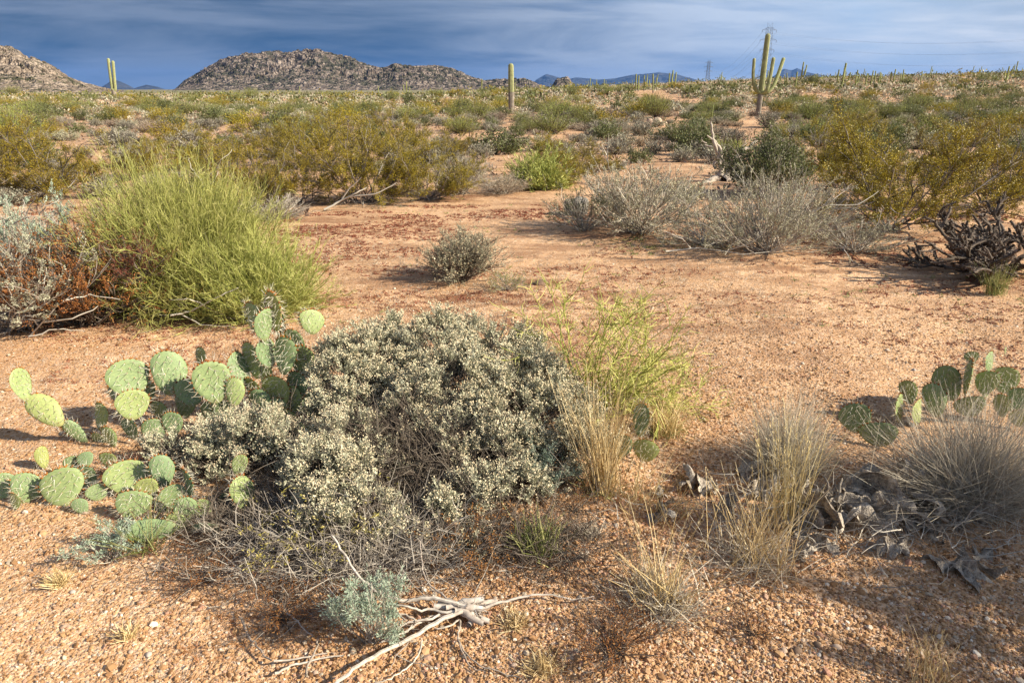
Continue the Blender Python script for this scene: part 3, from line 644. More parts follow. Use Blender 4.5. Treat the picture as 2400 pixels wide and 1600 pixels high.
# ------------------------------------------------------------------ the large plants in front
cv = (2.529, 0, 680)
pear('prickly_pear', (-1.75, 2.75, 0), [
    (105, 460, 165, 655, 45, 2.70, 0.03, 70), (180, 620, 372, 800, 135, 2.72, 0.0, 25), (372, 775, 522, 912, 88, 2.74, 0.0, 10),
    (540, 862, 655, 965, 100, 2.72, 0.02, -30), (232, 925, 268, 1055, 40, 2.5, 0.0, 60)], cv,
    'prickly pear branch arching out to the left, ending in a thin upright pad')
pear('prickly_pear', (-0.95, 2.85, 0), [
    (735, 410, 790, 640, 205, 2.80, 0.05, 30), (1010, 360, 1005, 620, 178, 2.86, 0.05, 28), (1190, 335, 1185, 450, 100, 3.0, 0.03, -35),
    (1245, 420, 1285, 672, 185, 2.78, 0.04, 32), (590, 662, 600, 832, 112, 2.78, 0.02, -25), (785, 590, 790, 772, 155, 2.70, 0.03, 35),
    (1400, 520, 1390, 690, 110, 2.80, 0.02, 10), (920, 650, 985, 805, 130, 2.86, 0.02, -22), (1125, 520, 1140, 690, 165, 2.84, 0.03, 20),
    (690, 640, 720, 760, 60, 2.82, 0.02, -30), (850, 520, 880, 660, 130, 2.92, 0.02, -20), (660, 520, 690, 650, 110, 2.94, 0.02, -25), (1090, 600, 1100, 760, 150, 2.90, 0.03, -15), (1240, 660, 1260, 820, 150, 2.84, 0.02, -20), (900, 760, 920, 900, 140, 2.74, 0.02, 15), (740, 760, 790, 890, 120, 2.70, 0.0, -25), (1330, 640, 1330, 790, 120, 2.82, 0.0, 20), (620, 800, 680, 930, 100, 2.68, 0.0, -10), (1020, 720, 1030, 860, 120, 2.75, 0.02, 10)], cv,
    'wide clump of pale prickly pear pads left of the flowering grey shrub')
pear('prickly_pear', (-0.62, 3.0, 0), [
    (1595, 10, 1630, 258, 108, 2.98, -0.02, -32), (1470, 75, 1545, 262, 112, 3.0, 0.0, -35), (1545, 110, 1572, 300, 60, 2.93, 0.0, 66),
    (1560, 285, 1615, 460, 70, 2.94, 0.0, 60), (1680, 272, 1690, 500, 152, 2.92, 0.02, -18), (1450, 310, 1520, 530, 112, 2.95, 0.03, -30),
    (1860, 115, 1850, 262, 125, 3.0, 0.02, 35), (1780, 140, 1795, 225, 60, 3.02, 0.0, -40), (1710, 230, 1795, 385, 112, 2.98, 0.0, -12),
    (1375, 370, 1472, 575, 60, 2.93, 0.0, 68), (1620, 510, 1640, 705, 200, 2.88, 0.02, -28), (1500, 590, 1600, 725, 130, 2.86, 0.0, -15),
    (1680, 690, 1700, 860, 200, 2.82, 0.02, -30), (1840, 600, 1880, 772, 85, 2.86, 0.0, 50), (1830, 800, 1850, 930, 120, 2.78, 0.0, -20),
    (1735, 870, 1690, 1010, 115, 2.66, 0.02, 25), (1900, 880, 2080, 960, 120, 2.7, 0.0, 20), (1560, 700, 1600, 850, 120, 2.84, 0.02, -25), (1480, 520, 1530, 690, 120, 2.9, 0.0, -28), (1760, 480, 1740, 660, 150, 2.94, 0.02, -25), (1620, 640, 1640, 800, 170, 2.84, 0.02, 5), (1740, 760, 1740, 900, 150, 2.76, 0.02, -15), (1530, 820, 1580, 930, 110, 2.78, 0.0, -28), (1800, 330, 1790, 520, 140, 2.97, 0.0, 8), (1540, 400, 1590, 580, 110, 2.96, 0, -30), (1650, 120, 1650, 300, 90, 3.04, 0, -45), (1720, 560, 1720, 740, 160, 2.9, 0, -20)], cv,
    'tall dark prickly pear reaching up beside the flowering grey shrub')
pear('prickly_pear', (-1.0, 2.25, 0), [
    (20, 1080, 20, 1252, 125, 2.28, 0.04, 25), (185, 1085, 150, 1308, 160, 2.26, 0.04, 25), (330, 1060, 405, 1322, 235, 2.24, 0.05, 18),
    (500, 1040, 525, 1202, 150, 2.34, 0.04, -8), (485, 962, 522, 1045, 95, 2.42, 0.02, 15), (725, 1010, 765, 1205, 225, 2.30, 0.05, 22),
    (955, 975, 978, 1168, 118, 2.32, 0.02, 30), (805, 1182, 770, 1398, 195, 2.16, 0.05, 20), (850, 1115, 900, 1235, 135, 2.26, 0.02, 10),
    (1088, 1050, 1142, 1255, 92, 2.26, 0.0, -50), (985, 1165, 1065, 1292, 165, 2.22, 0.02, 12), (1125, 1228, 1078, 1408, 122, 2.12, 0.02, 30),
    (750, 1450, 1062, 1395, 135, 2.05, -0.05, 10), (1220, 1238, 1190, 1378, 115, 2.16, 0.03, 25), (1320, 1425, 1140, 1392, 75, 2.08, -0.04, 10),
    (1290, 1245, 1440, 1340, 140, 2.24, 0.0, -20), (440, 1240, 520, 1330, 90, 2.2, 0.0, 12), (880, 1030, 900, 1140, 80, 2.36, 0.0, -25), (630, 960, 660, 1060, 110, 2.44, 0.0, 0), (80, 1200, 100, 1320, 90, 2.22, 0.0, -20), (560, 1150, 600, 1280, 120, 2.28, 0.02, 20), (680, 1140, 700, 1270, 110, 2.32, 0.0, -10), (940, 1240, 960, 1370, 120, 2.2, 0.0, -20), (1000, 1330, 1100, 1420, 100, 2.1, 0.0, 20), (420, 980, 440, 1080, 90, 2.44, 0, 30), (820, 1360, 900, 1470, 110, 2.08, 0, 15)], cv,
    'low prickly pear in front with round pale pads and long white spines')
pear('prickly_pear', (-0.62, 2.15, 0), [
    (1432, 975, 1408, 1105, 82, 2.24, 0.0, 25), (1425, 1100, 1478, 1322, 85, 2.20, 0.0, 58)], cv,
    'small two-pad prickly pear sprouting in front of the flowering grey shrub')
ce = (2.703, 1700, 760)
pear('prickly_pear', (1.75, 2.95, 0), [
    (1378, 265, 1442, 492, 142, 3.02, 0.02, -30), (1318, 375, 1342, 585, 112, 2.96, 0.02, -35), (1140, 342, 1172, 505, 85, 2.98, 0.0, -38),
    (1108, 438, 1112, 628, 95, 2.93, 0.02, 48), (1222, 472, 1208, 655, 142, 2.92, 0.02, 45), (1578, 222, 1528, 448, 80, 2.97, 0.0, 62),
    (1700, 168, 1648, 335, 162, 3.05, 0.02, 45), (1662, 285, 1640, 445, 115, 3.0, 0.0, -30), (1792, 268, 1768, 442, 150, 3.0, 0.02, -20),
    (1872, 398, 1828, 562, 115, 2.96, 0.0, -28), (1560, 172, 1562, 245, 72, 3.04, 0.0, -30), (1782, 138, 1765, 192, 30, 3.08, 0.0, 50),
    (1520, 448, 1562, 585, 155, 2.95, 0.0, -30), (1755, 440, 1750, 592, 70, 2.95, 0.0, -40), (1880, 540, 1850, 700, 125, 2.9, 0.0, -25), (1690, 370, 1640, 480, 90, 3.04, 0, 30)], ce,
    'upright prickly pear at the right edge with pads half lit behind grey grass')
pear('prickly_pear', (1.15, 2.75, 0), [(800, 503, 852, 695, 172, 2.78, 0.03, -28), (958, 620, 1002, 772, 190, 2.70, 0.03, -32)], ce,
    'two shaded dark green prickly pear pads behind the tall straw grass')
pear('prickly_pear', (0.42, 2.6, 0), [(668, 1008, 640, 1215, 85, 2.62, 0.0, -42), (690, 1228, 695, 1362, 150, 2.55, 0.02, -28), (560, 1190, 522, 1342, 112, 2.60, 0.02, -30),
    (395, 1100, 395, 1242, 66, 2.6, 0.0, 45)], (2.613, 1250, 560),
    'small dark prickly pear at the foot of the lime green wiry bush')

# the grey flowering shrub: lobes of leafy sprigs with cream seed heads over a dark heap of twigs
def make_flower_shrub(seed, name, centre, lobes, nsp, label):
    rng = Rn(seed); root = empty(name, centre); tag(root, label, 'shrub')
    tw = MB(); lf = MB(); fl = MB(); hub = np.array([0, 0, 0.02]); w = np.array([l[3] ** 2 * l[4] for l in lobes]); w = w / w.sum()
    for (lx, ly, lz, lr, dens), wt in zip(lobes, w):
        c = np.array([lx, ly, lz]); n = int(nsp * wt)
        # woody stems from the root into the lobe
        ns = max(14, n // 22); tgt = c + fan(rng, ns, 0, 1.5) * lr * rng.uniform(0.1, 0.9, (ns, 1)) * [1, 1, .9]
        s0 = hub + rng.normal(size=(ns, 3)) * [0.05, 0.05, 0.0] + c * [0.25, 0.25, 0] ; t = np.linspace(0, 1, 7)[None, :, None]
        mid = (s0 + tgt) / 2 + rng.normal(size=(ns, 3)) * 0.05 * lr * 3 - [0, 0, 0.03]
        P1 = (1 - t) ** 2 * s0[:, None] + 2 * t * (1 - t) * mid[:, None] + t ** 2 * tgt[:, None] + rng.normal(size=(ns, 7, 3)) * 0.006
        P1[..., 2] = np.maximum(P1[..., 2], 0.008)
        tubes(tw, P1, rng.uniform(0.0025, 0.005, ns), 0.0013, 0, rng.random(ns) ** 1.5, 4)
        s, dd, _ = sprout(rng, P1, n // 2, 0.3, 1.0, 0.55); P2 = grow(rng, s, dd, rng.uniform(0.04, 0.11, len(s)), 4, 0.14, (0, 0, 0.06))
        tubes(tw, P2, 0.0012, 0.0007, 0, rng.random(len(s)) * 0.8, 3)
        # sprigs on the lobe's outside
        nc = max(6, n // 15); dc = fan(rng, nc, 0.0, 1.7); cc = c + dc * lr * rng.uniform(.80, 1.20, (nc, 1)) * [1, 1, .88]; cc[:, 2] = np.maximum(cc[:, 2], .03)
        pl = nrm(dc * .7 + [0, 0, .85] + rng.normal(size=(nc, 3)) * .15); sz = rng.uniform(.6, 1.25, nc); j = rng.integers(0, nc, n); ctc = rng.random(nc)
        dir_ = nrm(pl[j] + rng.normal(size=(n, 3)) * 0.34); ln = rng.uniform(0.055, 0.115, n) * sz[j]; foot = cc[j] - pl[j] * 0.075 * sz[j][:, None] + rng.normal(size=(n, 3)) * 0.006; foot[:, 2] = np.maximum(foot[:, 2], .005)
        P3 = grow(rng, foot, dir_, ln, 4, 0.10, (0, 0, .05)); tubes(tw, P3, 0.0011, 0.0006, 0, 0.5 + 0.5 * rng.random(n), 3)
        ct = .75 * ctc[j] + .25 * rng.random(n)
        q, dq, i = sprout(rng, P3, n * 19, 0.22, 1.0, 0.65); leaves(lf, rng, q, dq, rng.uniform(0.010, 0.021, len(q)), rng.uniform(0.0036, 0.0062, len(q)), 0, 0.35 * ct[i] + 0.65 * rng.random(len(q)))
        m = np.nonzero(rng.random(n) < 0.72)[0]; k = np.repeat(m, 7); tip = P3[k, -1] + rng.normal(size=(len(k), 3)) * 0.0075
        blobs(fl, rng, tip, rng.uniform(0.0018, 0.0034, len(k)), 0, rng.random(len(k)), 0.45)
    tw.obj('twigs', M['dark_twig'], root); lf.obj('foliage', M['sage'], root); fl.obj('seed_heads', M['cream'], root)['kind'] = 'stuff'
    return root
FC = (-0.36, 2.50, 0)
dead_heap_args = ((25, 'dead_brush', (-0.40, 2.50, 0), 0.50, 0.36, 0.30, 3200, 'dark_twig', 'dark mass of bare stems in the hollow heart of the flowering grey shrub', 'brush', .0016, .16, .3),)
make_flower_shrub(11, 'flowering_grey_shrub', FC, [
    (-0.40, 0.44, 0.26, 0.20, 1.1), (-0.25, 0.58, 0.28, 0.21, 1.0), (0.02, 0.60, 0.31, 0.22, 1.0), (0.28, 0.52, 0.29, 0.21, 1.0), (0.46, 0.36, 0.24, 0.17, 1.0), (-0.20, 0.40, 0.27, 0.14, 0.8),
    (0.13, 0.28, 0.28, 0.18, 1.2), (0.32, 0.20, 0.25, 0.17, 1.2), (0.55, 0.14, 0.18, 0.18, 1.2), (0.66, -0.02, 0.11, 0.13, 1.0), (-0.38, 0.26, 0.22, 0.14, 1.0), (0.03, 0.08, 0.17, 0.10, 0.9), (0.44, 0.0, 0.14, 0.11, 0.9),
    (-0.34, -0.26, 0.15, 0.15, 1.2), (-0.44, -0.10, 0.12, 0.10, 1.0), (-0.30, -0.42, 0.10, 0.12, 1.0), (-0.17, -0.50, 0.09, 0.13, 1.0), (0.05, -0.42, 0.07, 0.11, 1.0), (0.24, -0.31, 0.11, 0.11, 1.0), (0.40, -0.24, 0.10, 0.10, 1.0), (-0.13, -0.12, 0.12, 0.08, 1.0), (0.20, -0.50, 0.03, 0.08, 0.6), (-0.04, 0.22, 0.24, 0.13, 1.0), (0.14, -0.04, 0.18, 0.11, 1.0), (0.32, -0.02, 0.18, 0.12, 1.0), (-0.28, -0.02, 0.18, 0.12, 1.0), (-0.10, 0.12, 0.2, 0.12, .8)],
    10200, 'large rounded grey-green shrub covered in cream seed heads in the centre front')
make_flower_shrub(12, 'flowering_grey_shrub', (-1.26, 2.56, 0), [(-0.18, 0.0, 0.06, 0.10, 0.8), (0.02, 0.03, 0.11, 0.12, 1.0), (0.20, -0.02, 0.14, 0.13, 1.0), (0.36, -0.06, 0.12, 0.12, .9), (0.04, -0.10, 0.05, 0.10, 0.7)],
    1500, 'smaller grey shrub with cream seed heads growing among the prickly pear pads')

# dense dark heap of dead stems under and in front of the grey shrub
def dead_heap(seed, name, centre, rx, ry, h, n, mat, label, cat='brush', rad=0.0016, curl=0.2, tmin=0.7):
    rng = Rn(seed); root = empty(name, centre); tag(root, label, cat); b = MB()
    p = np.stack([rng.normal(size=n) * rx * .5, rng.normal(size=n) * ry * .5, np.abs(rng.normal(size=n)) * h * .25], 1); p[:, 2] *= np.exp(-(p[:, 0] / rx) ** 2 - (p[:, 1] / ry) ** 2)
    d = fan(rng, n, tmin, 1.55); P1 = grow(rng, p, d, rng.uniform(.12, .4, n) * (rx + ry), 6, curl, (0, 0, .0)); P1[..., 2] = np.abs(P1[..., 2]) + .003
    tubes(b, P1, rad * rng.uniform(.6, 1.5, n), rad * .4, 0, rng.random(n), 3)
    s, dd, _ = sprout(rng, P1, n * 3, 0.2, 1, .7); P2 = grow(rng, s, dd, rng.uniform(.03, .10, len(s)), 3, .2); P2[..., 2] = np.abs(P2[..., 2]) + .003; tubes(b, P2, rad * .5, rad * .3, 0, rng.random(len(s)), 3)
    b.obj('dead_stems', M[mat], root); return root
for dh in dead_heap_args: dead_heap(*dh)
dead_heap(21, 'dead_brush', (-0.55, 1.98, 0), 0.42, 0.22, 0.12, 1700, 'grey_twig', 'tangle of dead grey stems spilling below the flowering grey shrub')
dead_heap(22, 'dead_brush', (-0.95, 2.12, 0), 0.30, 0.16, 0.08, 420, 'dark_twig', 'tangle of dark dead stems beneath the low prickly pear')
dead_heap(23, 'dead_brush', (0.05, 1.98, 0), 0.30, 0.14, 0.07, 420, 'dark_twig', 'brown dead stems below the right side of the flowering grey shrub')
dead_heap(24, 'dead_brush', (-1.35, 2.55, 0), 0.20, 0.10, 0.14, 500, 'dark_twig', 'brown tuft of dead stems under the arching prickly pear branch')

# broom-like green bush on the left
o = make_broom(31, 'green_broom_bush', 0.92, 0.70, 38000, rad=.0013, dead=420, lump=.10); fit(o, .96, .66); tag(o, 'big rounded bush of thin bright green stems on the left', 'bush'); place(o, (-2.42, 4.95, 0), 0.4)
o = make_broom(32, 'green_broom_bush', 0.50, 0.42, 15000, rad=.0013, dead=60, basew=.3, lump=.1); fit(o, .56, .50); tag(o, 'lower bright green bush growing against the right side of the big green one', 'bush'); place(o, (-1.84, 4.70, 0), 1.4)
# red-brown shrub and grey twiggy shrub at the left edge
o = make_twig_shrub(33, 'rust_red_shrub', 0.72, 0.56, 'rust', 30000, 0.013, 110, 'dark_twig', flowers=0, leafw=.45, rad=.006, lump=.35); fit(o, .66, .58); tag(o, 'rust red dried shrub between grey twigs and the big green bush', 'shrub'); place(o, (-2.92, 4.45, 0.0))
rngx = Rn(3); 
o = make_twig_shrub(34, 'grey_thorn_shrub', 0.85, 0.85, 'sage', 13000, 0.016, 60, 'grey_twig', bare=.55, rad=.007, lump=.3, n3=14); fit(o, .72, .75); tag(o, 'bare grey thorny shrub with long pale branches at the left edge', 'shrub'); place(o, (-3.30, 4.30, 0))
o = make_twig_shrub(35, 'dark_red_shrub', 0.42, 0.30, 'rustred', 8000, 0.011, 40, 'dark_twig', leafw=.4, rad=.004); fit(o, .36, .22); tag(o, 'small dark red drooping shrub leaning on the big green bush', 'shrub'); place(o, (-2.52, 4.38, 0.30))
o = make_twig_shrub(36, 'silvery_shrub', 0.60, 0.42, 'bluesage', 14000, 0.015, 40, 'grey_twig', bare=.2, rad=.004); fit(o, .62, .42); tag(o, 'silvery grey-green leafy shrub behind the thorny one at the left edge', 'shrub'); place(o, (-3.55, 4.95, 0.15))

# lime green wiry bush with open branching
def make_wiry(seed):
    rng = Rn(seed); root = empty('lime_wiry_bush'); b = MB(); n = 32
    d = np.concatenate([fan(rng, 16, .05, .6), nrm(np.stack([rng.uniform(.5, 1.1, 16), rng.uniform(-.3, .6, 16), rng.uniform(.15, .9, 16)], 1))])
    ln = np.concatenate([rng.uniform(.55, .95, 16), rng.uniform(.45, .80, 16)])
    P1 = grow(rng, rng.normal(size=(n, 3)) * [.035, .035, 0], d, ln, 10, .13, (0.01, 0, .01)); tubes(b, P1, .0048, .0018, 0, rng.random(n) * .5, 5)
    s, dd, _ = sprout(rng, P1, 330, .15, 1, .75); P2 = grow(rng, s, dd, rng.uniform(.08, .28, 330), 7, .16, (0, 0, -.005)); tubes(b, P2, .0024, .0012, 0, .2 + .6 * rng.random(330), 4)
    s, dd, _ = sprout(rng, P2, 3400, .1, 1, .8); P3 = grow(rng, s, dd, rng.uniform(.03, .11, 3400), 5, .2); tubes(b, P3, .0014, .0008, 0, .4 + .6 * rng.random(3400), 3)
    b.obj('stems', M['lime'], root)
    k = MB(); s, dd, _ = sprout(rng, P1, 420, .0, .45, .8); P4 = grow(rng, s, dd, rng.uniform(.04, .14, 420), 5, .2); tubes(k, P4, .0014, .0008, 0, rng.random(420), 3); k.obj('dead_twigs', M['dark_twig'], root)
    return root
o = fit(make_wiry(41), .68, .56); tag(o, 'lime green wiry bush with bare open stems in the middle of the gravel', 'bush'); place(o, (0.38, 3.0, 0), 0.0, 1.0)

# grasses in front
def gr(seed, px, py, n, H, label, mat='straw', **kw):
    o = make_grass(seed, kw.pop('name', 'dry_grass_tuft'), n, H, kw.pop('spread', .3), mat, **kw); tag(o, label, 'grass tuft'); p = G(px, py); p[2] = float(Hgt(p[0], p[1])); place(o, p, seed); return o
gr(51, 1408, 1150, 240, 0.56, 'tall straw-coloured grass leaning at the right side of the flowering grey shrub', tmax=.38, heads=30, basal=60)
gr(52, 1555, 1010, 260, 0.24, 'short yellow-green grass tuft under the lime green wiry bush', mat='straw', tmax=.8, basal=160, spread=.25)
gr(53, 1770, 1318, 110, 0.36, 'large straw-coloured grass tuft in front of the grey dead cactus', tmax=.55, heads=20, basal=360, basalmat='greygrass', spread=.40, base=.06)
gr(54, 1830, 1230, 85, 0.50, 'tall upright stalks of golden grass before the grey dead cactus', tmax=.22, heads=50)
gr(55, 1545, 1420, 90, 0.36, 'open straw grass tuft with thin flower stalks on the gravel in front', tmax=.75, heads=16, basal=420, basalmat='greygrass', spread=.36, base=.04, lo=.3)
gr(56, 1265, 1290, 200, 0.17, 'small green-yellow grass tuft at the lower right of the flowering grey shrub', mat='greengrass', tmax=1.0)
gr(57, 1205, 1465, 190, 0.055, 'tiny pale grass tuft beside the bleached root', mat='straw', tmax=1.2, base=.02)
gr(58, 1270, 1570, 220, 0.06, 'tiny pale grass tuft below the bleached root at the front', mat='straw', tmax=1.2, base=.02)
gr(59, 140, 1368, 150, 0.075, 'tiny pale grass tuft alone on the gravel at the front left', mat='straw', tmax=1.0, base=.012)
gr(60, 302, 1490, 90, 0.06, 'tiny yellow grass tuft on the gravel near the front left corner', mat='straw', tmax=1.1, base=.012)
gr(61, 1385, 1255, 130, 0.07, 'tiny grey-white grass tuft on the gravel right of the flowering shrub', mat='greygrass', tmax=1.2, base=.015)
gr(62, 2330, 690, 200, 0.30, 'bright yellow-green grass tuft in front of the cholla', mat='greengrass', tmax=.6)
gr(63, 2180, 1590, 60, 0.16, 'thin pale grass stalks at the bottom edge on the right', mat='straw', tmax=.35, heads=14, base=.03)
gr(64, 345, 1290, 40, 0.30, 'few thin green-yellow stalks before the low prickly pear', mat='greengrass', tmax=.9, base=.02)
gr(67, 1490, 1180, 60, 0.25, 'sparse thin grass stalks on the gravel right of the tall straw grass', tmax=.8, base=.05)
gr(68, 1590, 1210, 40, 0.22, 'few golden grass stalks leaning over brown debris left of the dead cactus', tmax=.7, base=.05)
# grey hair-like grass on the right
o = make_grass(65, 'grey_grass_clump', 4200, 0.66, .5, 'greygrass', arch=.035, rad=.0011, tmax=1.25, base=.13, lo=.35, K=6); fit(o, .40, .42); tag(o, 'broad mound of fine grey grass at the right edge before the prickly pear', 'grass clump'); place(o, (1.80, 2.30, 0), .3, (1, .7, 1))
o = make_grass(66, 'grey_grass_clump', 2200, 0.42, .4, 'greygrass', arch=.05, rad=.001, tmax=1.1, base=.09, lo=.35); fit(o, .33, .24); tag(o, 'smaller pale clump of fine grey grass behind the tall golden stalks', 'grass clump'); place(o, (1.16, 2.52, 0), 1, (1, .8, 1))

# dead cactus remains
def dried_pad(root, p, L_, w, rot, seed, crumple=.5, name='dried_pad', thick=.06):
    V, F, *_ = pad_shape(seed, w / L_, thick, 0, crumple, 44, 20); V = V * L_
    mb = MB(); mb.add(V, F, 0, .5, True); o = mb.obj(name, M['dried'], root); o.location = p; o.rotation_euler = rot; return o
o = empty('dead_prickly_pear', (1.35, 2.22, 0)); tag(o, 'collapsed dead cactus of grey crumpled dried pads on the gravel', 'dead cactus')
rng = Rn(71)
spec = [(-.28, .02, .10, .28, .17, (1.9, .5, .9)), (.03, .02, .17, .30, .22, (2.5, .2, -.2)), (.0, -.06, .16, .24, .12, (2.9, .1, .2)), (.24, -.04, .10, .22, .14, (2.2, .3, -.8)), (-.14, -.10, .06, .30, .18, (1.75, .1, 2.2)),
        (.38, -.08, .09, .24, .08, (2.6, .3, -1.1)), (.30, -.10, .11, .22, .06, (2.9, .4, -.5)), (-.42, .12, .05, .22, .14, (1.7, .0, 1.5)), (.55, .02, .03, .32, .08, (1.7, .1, -1.5)), (.75, .04, .04, .30, .09, (1.7, -.2, -1.4)),
        (.16, .10, .12, .22, .16, (2.1, .6, .4)), (-.05, .14, .10, .22, .16, (2.0, .2, 1.4)), (-.62, .22, .03, .18, .10, (1.6, .2, .7)), (-.55, -.06, .02, .15, .07, (1.6, .3, 2.5)), (.10, -.28, .01, .20, .12, (1.6, .1, .4)),
        (-.12, -.26, .01, .14, .08, (1.6, .1, 1.7)), (.30, -.26, .01, .18, .08, (1.6, .1, -.7)), (-.72, .05, .02, .16, .05, (1.6, .2, -.4)), (.9, .1, .05, .24, .08, (1.7, .1, -1.2)), (-.32, -.18, .01, .16, .08, (1.6, 0, 1.0))]
spec = [(x * 1.05, y, z * .9, l * .92, w * .95, rt) for x, y, z, l, w, rt in spec] + [(rng.normal() * .26, rng.normal() * .08 - .05, rng.uniform(.0, .10), rng.uniform(.08, .16), rng.uniform(.04, .09), (rng.uniform(1.4, 3.0), rng.uniform(-.5, .5), rng.uniform(-3, 3))) for _ in range(22)]
for i, (dx, dy, dz, L_, w, rot) in enumerate(spec): dried_pad(o, (dx, dy, dz), L_, w, rot, 700 + i, .75 + .3 * rng.random())
k = MB(); ns_ = 26; q = np.stack([rng.normal(size=ns_) * .26, rng.normal(size=ns_) * .10 - .06, rng.uniform(.02, .14, ns_)], 1); Ps = grow(rng, q, fan(rng, ns_, .8, 1.7), rng.uniform(.08, .2, ns_), 8, .35, (0, 0, -.1)); Ps[..., 2] = np.abs(Ps[..., 2]) + .004; tubes(k, Ps, .006, .002, 0, rng.random(ns_) * .3, 5)
n = 900; p = np.stack([rng.normal(size=n) * .34, rng.normal(size=n) * .14 - .05, np.abs(rng.normal(size=n)) * .03], 1)
P1 = grow(rng, p, fan(rng, n, .8, 1.6), rng.uniform(.04, .2, n), 5, .3); P1[..., 2] = np.abs(P1[..., 2]) + .003; tubes(k, P1, rng.uniform(.0008, .002, n), .0005, 0, rng.random(n), 3)
tag(k.obj('fibres', M['grey_twig'], o), kind='stuff')
for i, (px, py, L_) in enumerate([(1745, 1090, .16), (1765, 1060, .14), (1600, 1160, .10), (1590, 1235, .12), (1915, 1290, .11), (1540, 1145, .08)]):
    q = G(px, py); r = empty('dead_cactus_scrap', (float(q[0]), float(q[1]), 0.01)); 
    tag(r, ['curled dark scrap of dead cactus behind the golden stalks', 'dark dried scrap at the upper left of the dead cactus', 'pale crumpled scrap on the brown debris left of the golden stalks',
            'fibrous grey scrap left of the large straw grass tuft', 'flat pale cream scrap lying in front of the dead cactus', 'small white crumpled scrap left of the dead cactus'][i], 'debris')
    dried_pad(r, (0, 0, .02), L_, L_ * .6, (1.9, .3, i * 1.3), 760 + i, .7)

# bleached root with long limbs lying in front
def px_path(pts, z, K=4):
    c = [(x / 2.352 + 500, y / 2.352 + 1160) for x, y in pts]; out = []
    zs = z if hasattr(z, '__len__') else [z] * len(c)
    for (x, y), zz_ in zip(c, zs): out.append(G(x, y, zz_) + [0, 0, 0])
    out = np.array(out); t = np.arange(len(out)); tt = np.linspace(0, len(out) - 1, (len(out) - 1) * K + 1)
    # Catmull-Rom
    res = []
    for u in tt:
        i = min(int(u), len(out) - 2); f = u - i; p0 = out[max(i - 1, 0)]; p1 = out[i]; p2 = out[i + 1]; p3 = out[min(i + 2, len(out) - 1)]
        res.append(0.5 * ((2 * p1) + (-p0 + p2) * f + (2 * p0 - 5 * p1 + 4 * p2 - p3) * f * f + (-p0 + 3 * p1 - 3 * p2 + p3) * f ** 3))
    return np.array(res)
root = empty('bleached_root', tuple(G(1085, 1425))); tag(root, 'bleached dead root with long bare limbs sprawled on the gravel in front', 'dead branch')
off = np.array(root.location)
def limb(pts, z, r0, r1, name='limb', parent=root, o_=off, mat='driftwood', tone=.6, strands=3):
    r0, r1 = r0 * .84, r1 * .8
    Pp = px_path(pts, z) - o_; mb = MB(); rng = Rn(int(abs(pts[0][0]) + abs(pts[-1][1])))
    Pp = Pp + rng.normal(size=Pp.shape) * 0.0016
    tubes(mb, Pp, r0, r1, 0, tone, 8)
    for s in range(strands):   # lengthwise ridges of the split grain
        a = rng.uniform(0, 6); rr = np.linspace(r0, r1, len(Pp))[:, None] * .75
        tubes(mb, Pp + rr * np.array([math.cos(a), math.sin(a) * .6, abs(math.sin(a))]) * .9, r0 * .36, r1 * .4, 0, min(1, max(0, tone + rng.uniform(-.4, .35))), 5)
    return mb.obj(name, M[mat], parent)
limb([(1400, 615), (1340, 600), (1250, 575), (1120, 572), (1040, 582), (900, 525), (800, 445), (720, 325), (655, 225)], [.05, .05, .05, .045, .04, .06, .09, .13, .17], .0085, .0042)
limb([(1440, 620), (1520, 605), (1650, 572), (1760, 552), (1870, 550), (1980, 575), (2092, 552)], [.04, .04, .035, .03, .025, .02, .03], .006, .0018)
limb([(1370, 640), (1300, 668), (1200, 715), (1100, 785), (960, 850), (800, 935), (680, 1032), (600, 1100)], [.04, .035, .03, .03, .03, .04, .045, .05], .0078, .0052)
limb([(1370, 630), (1290, 640), (1200, 625), (1130, 632), (1060, 612), (985, 605), (910, 645)], [.045, .04, .04, .045, .055, .05, .03], .0055, .0028)
limb([(1350, 640), (1260, 655), (1180, 685), (1080, 700), (990, 740), (920, 785)], .03, .005, .0025)
limb([(1330, 655), (1220, 665), (1150, 695), (1020, 768), (910, 812)], .022, .005, .0025)
limb([(1360, 600), (1290, 565), (1235, 528), (1172, 462), (1148, 350), (1142, 240)], [.05, .05, .05, .06, .09, .13], .0045, .0018, tone=.35)
limb([(1365, 690), (1352, 745), (1352, 805), (1420, 902), (1530, 962), (1700, 1002)], [.02, .015, .012, .012, .012, .01], .0038, .0018, tone=.1)
limb([(1352, 800), (1375, 870), (1430, 950), (1500, 975)], .012, .003, .0015, tone=.15)
limb([(1145, 800), (1130, 880), (1060, 950), (980, 1010), (890, 1030)], .012, .0035, .0018, tone=.45)
limb([(1080, 800), (1040, 850), (1000, 900), (972, 975)], .012, .003, .0014, tone=.25)
limb([(1120, 690), (1040, 655), (960, 650), (870, 632)], .035, .0035, .0018)
limb([(1060, 690), (1010, 640), (990, 620)], .04, .0025, .0014)
limb([(1350, 690), (1280, 730), (1230, 735), (1190, 705)], .018, .0035, .002)
mb = MB(); rng = Rn(77)
hubp = G(1085, 1425, .03) - off
for i in range(9):
    q = hubp + rng.normal(size=3) * [.018, .012, .006]; e = hubp + np.array([rng.uniform(.02, .06) * rng.choice([-1, 1]), rng.uniform(-.025, .02), rng.uniform(-.01, .02)])
    t = np.linspace(-1, 1, 7)[:, None]; tubes(mb, q + (e - q) * t + rng.normal(size=(7, 3)) * .002, .012, .008, 0, rng.uniform(.4, 1), 8, prof=np.abs(np.linspace(-1, 1, 7)))
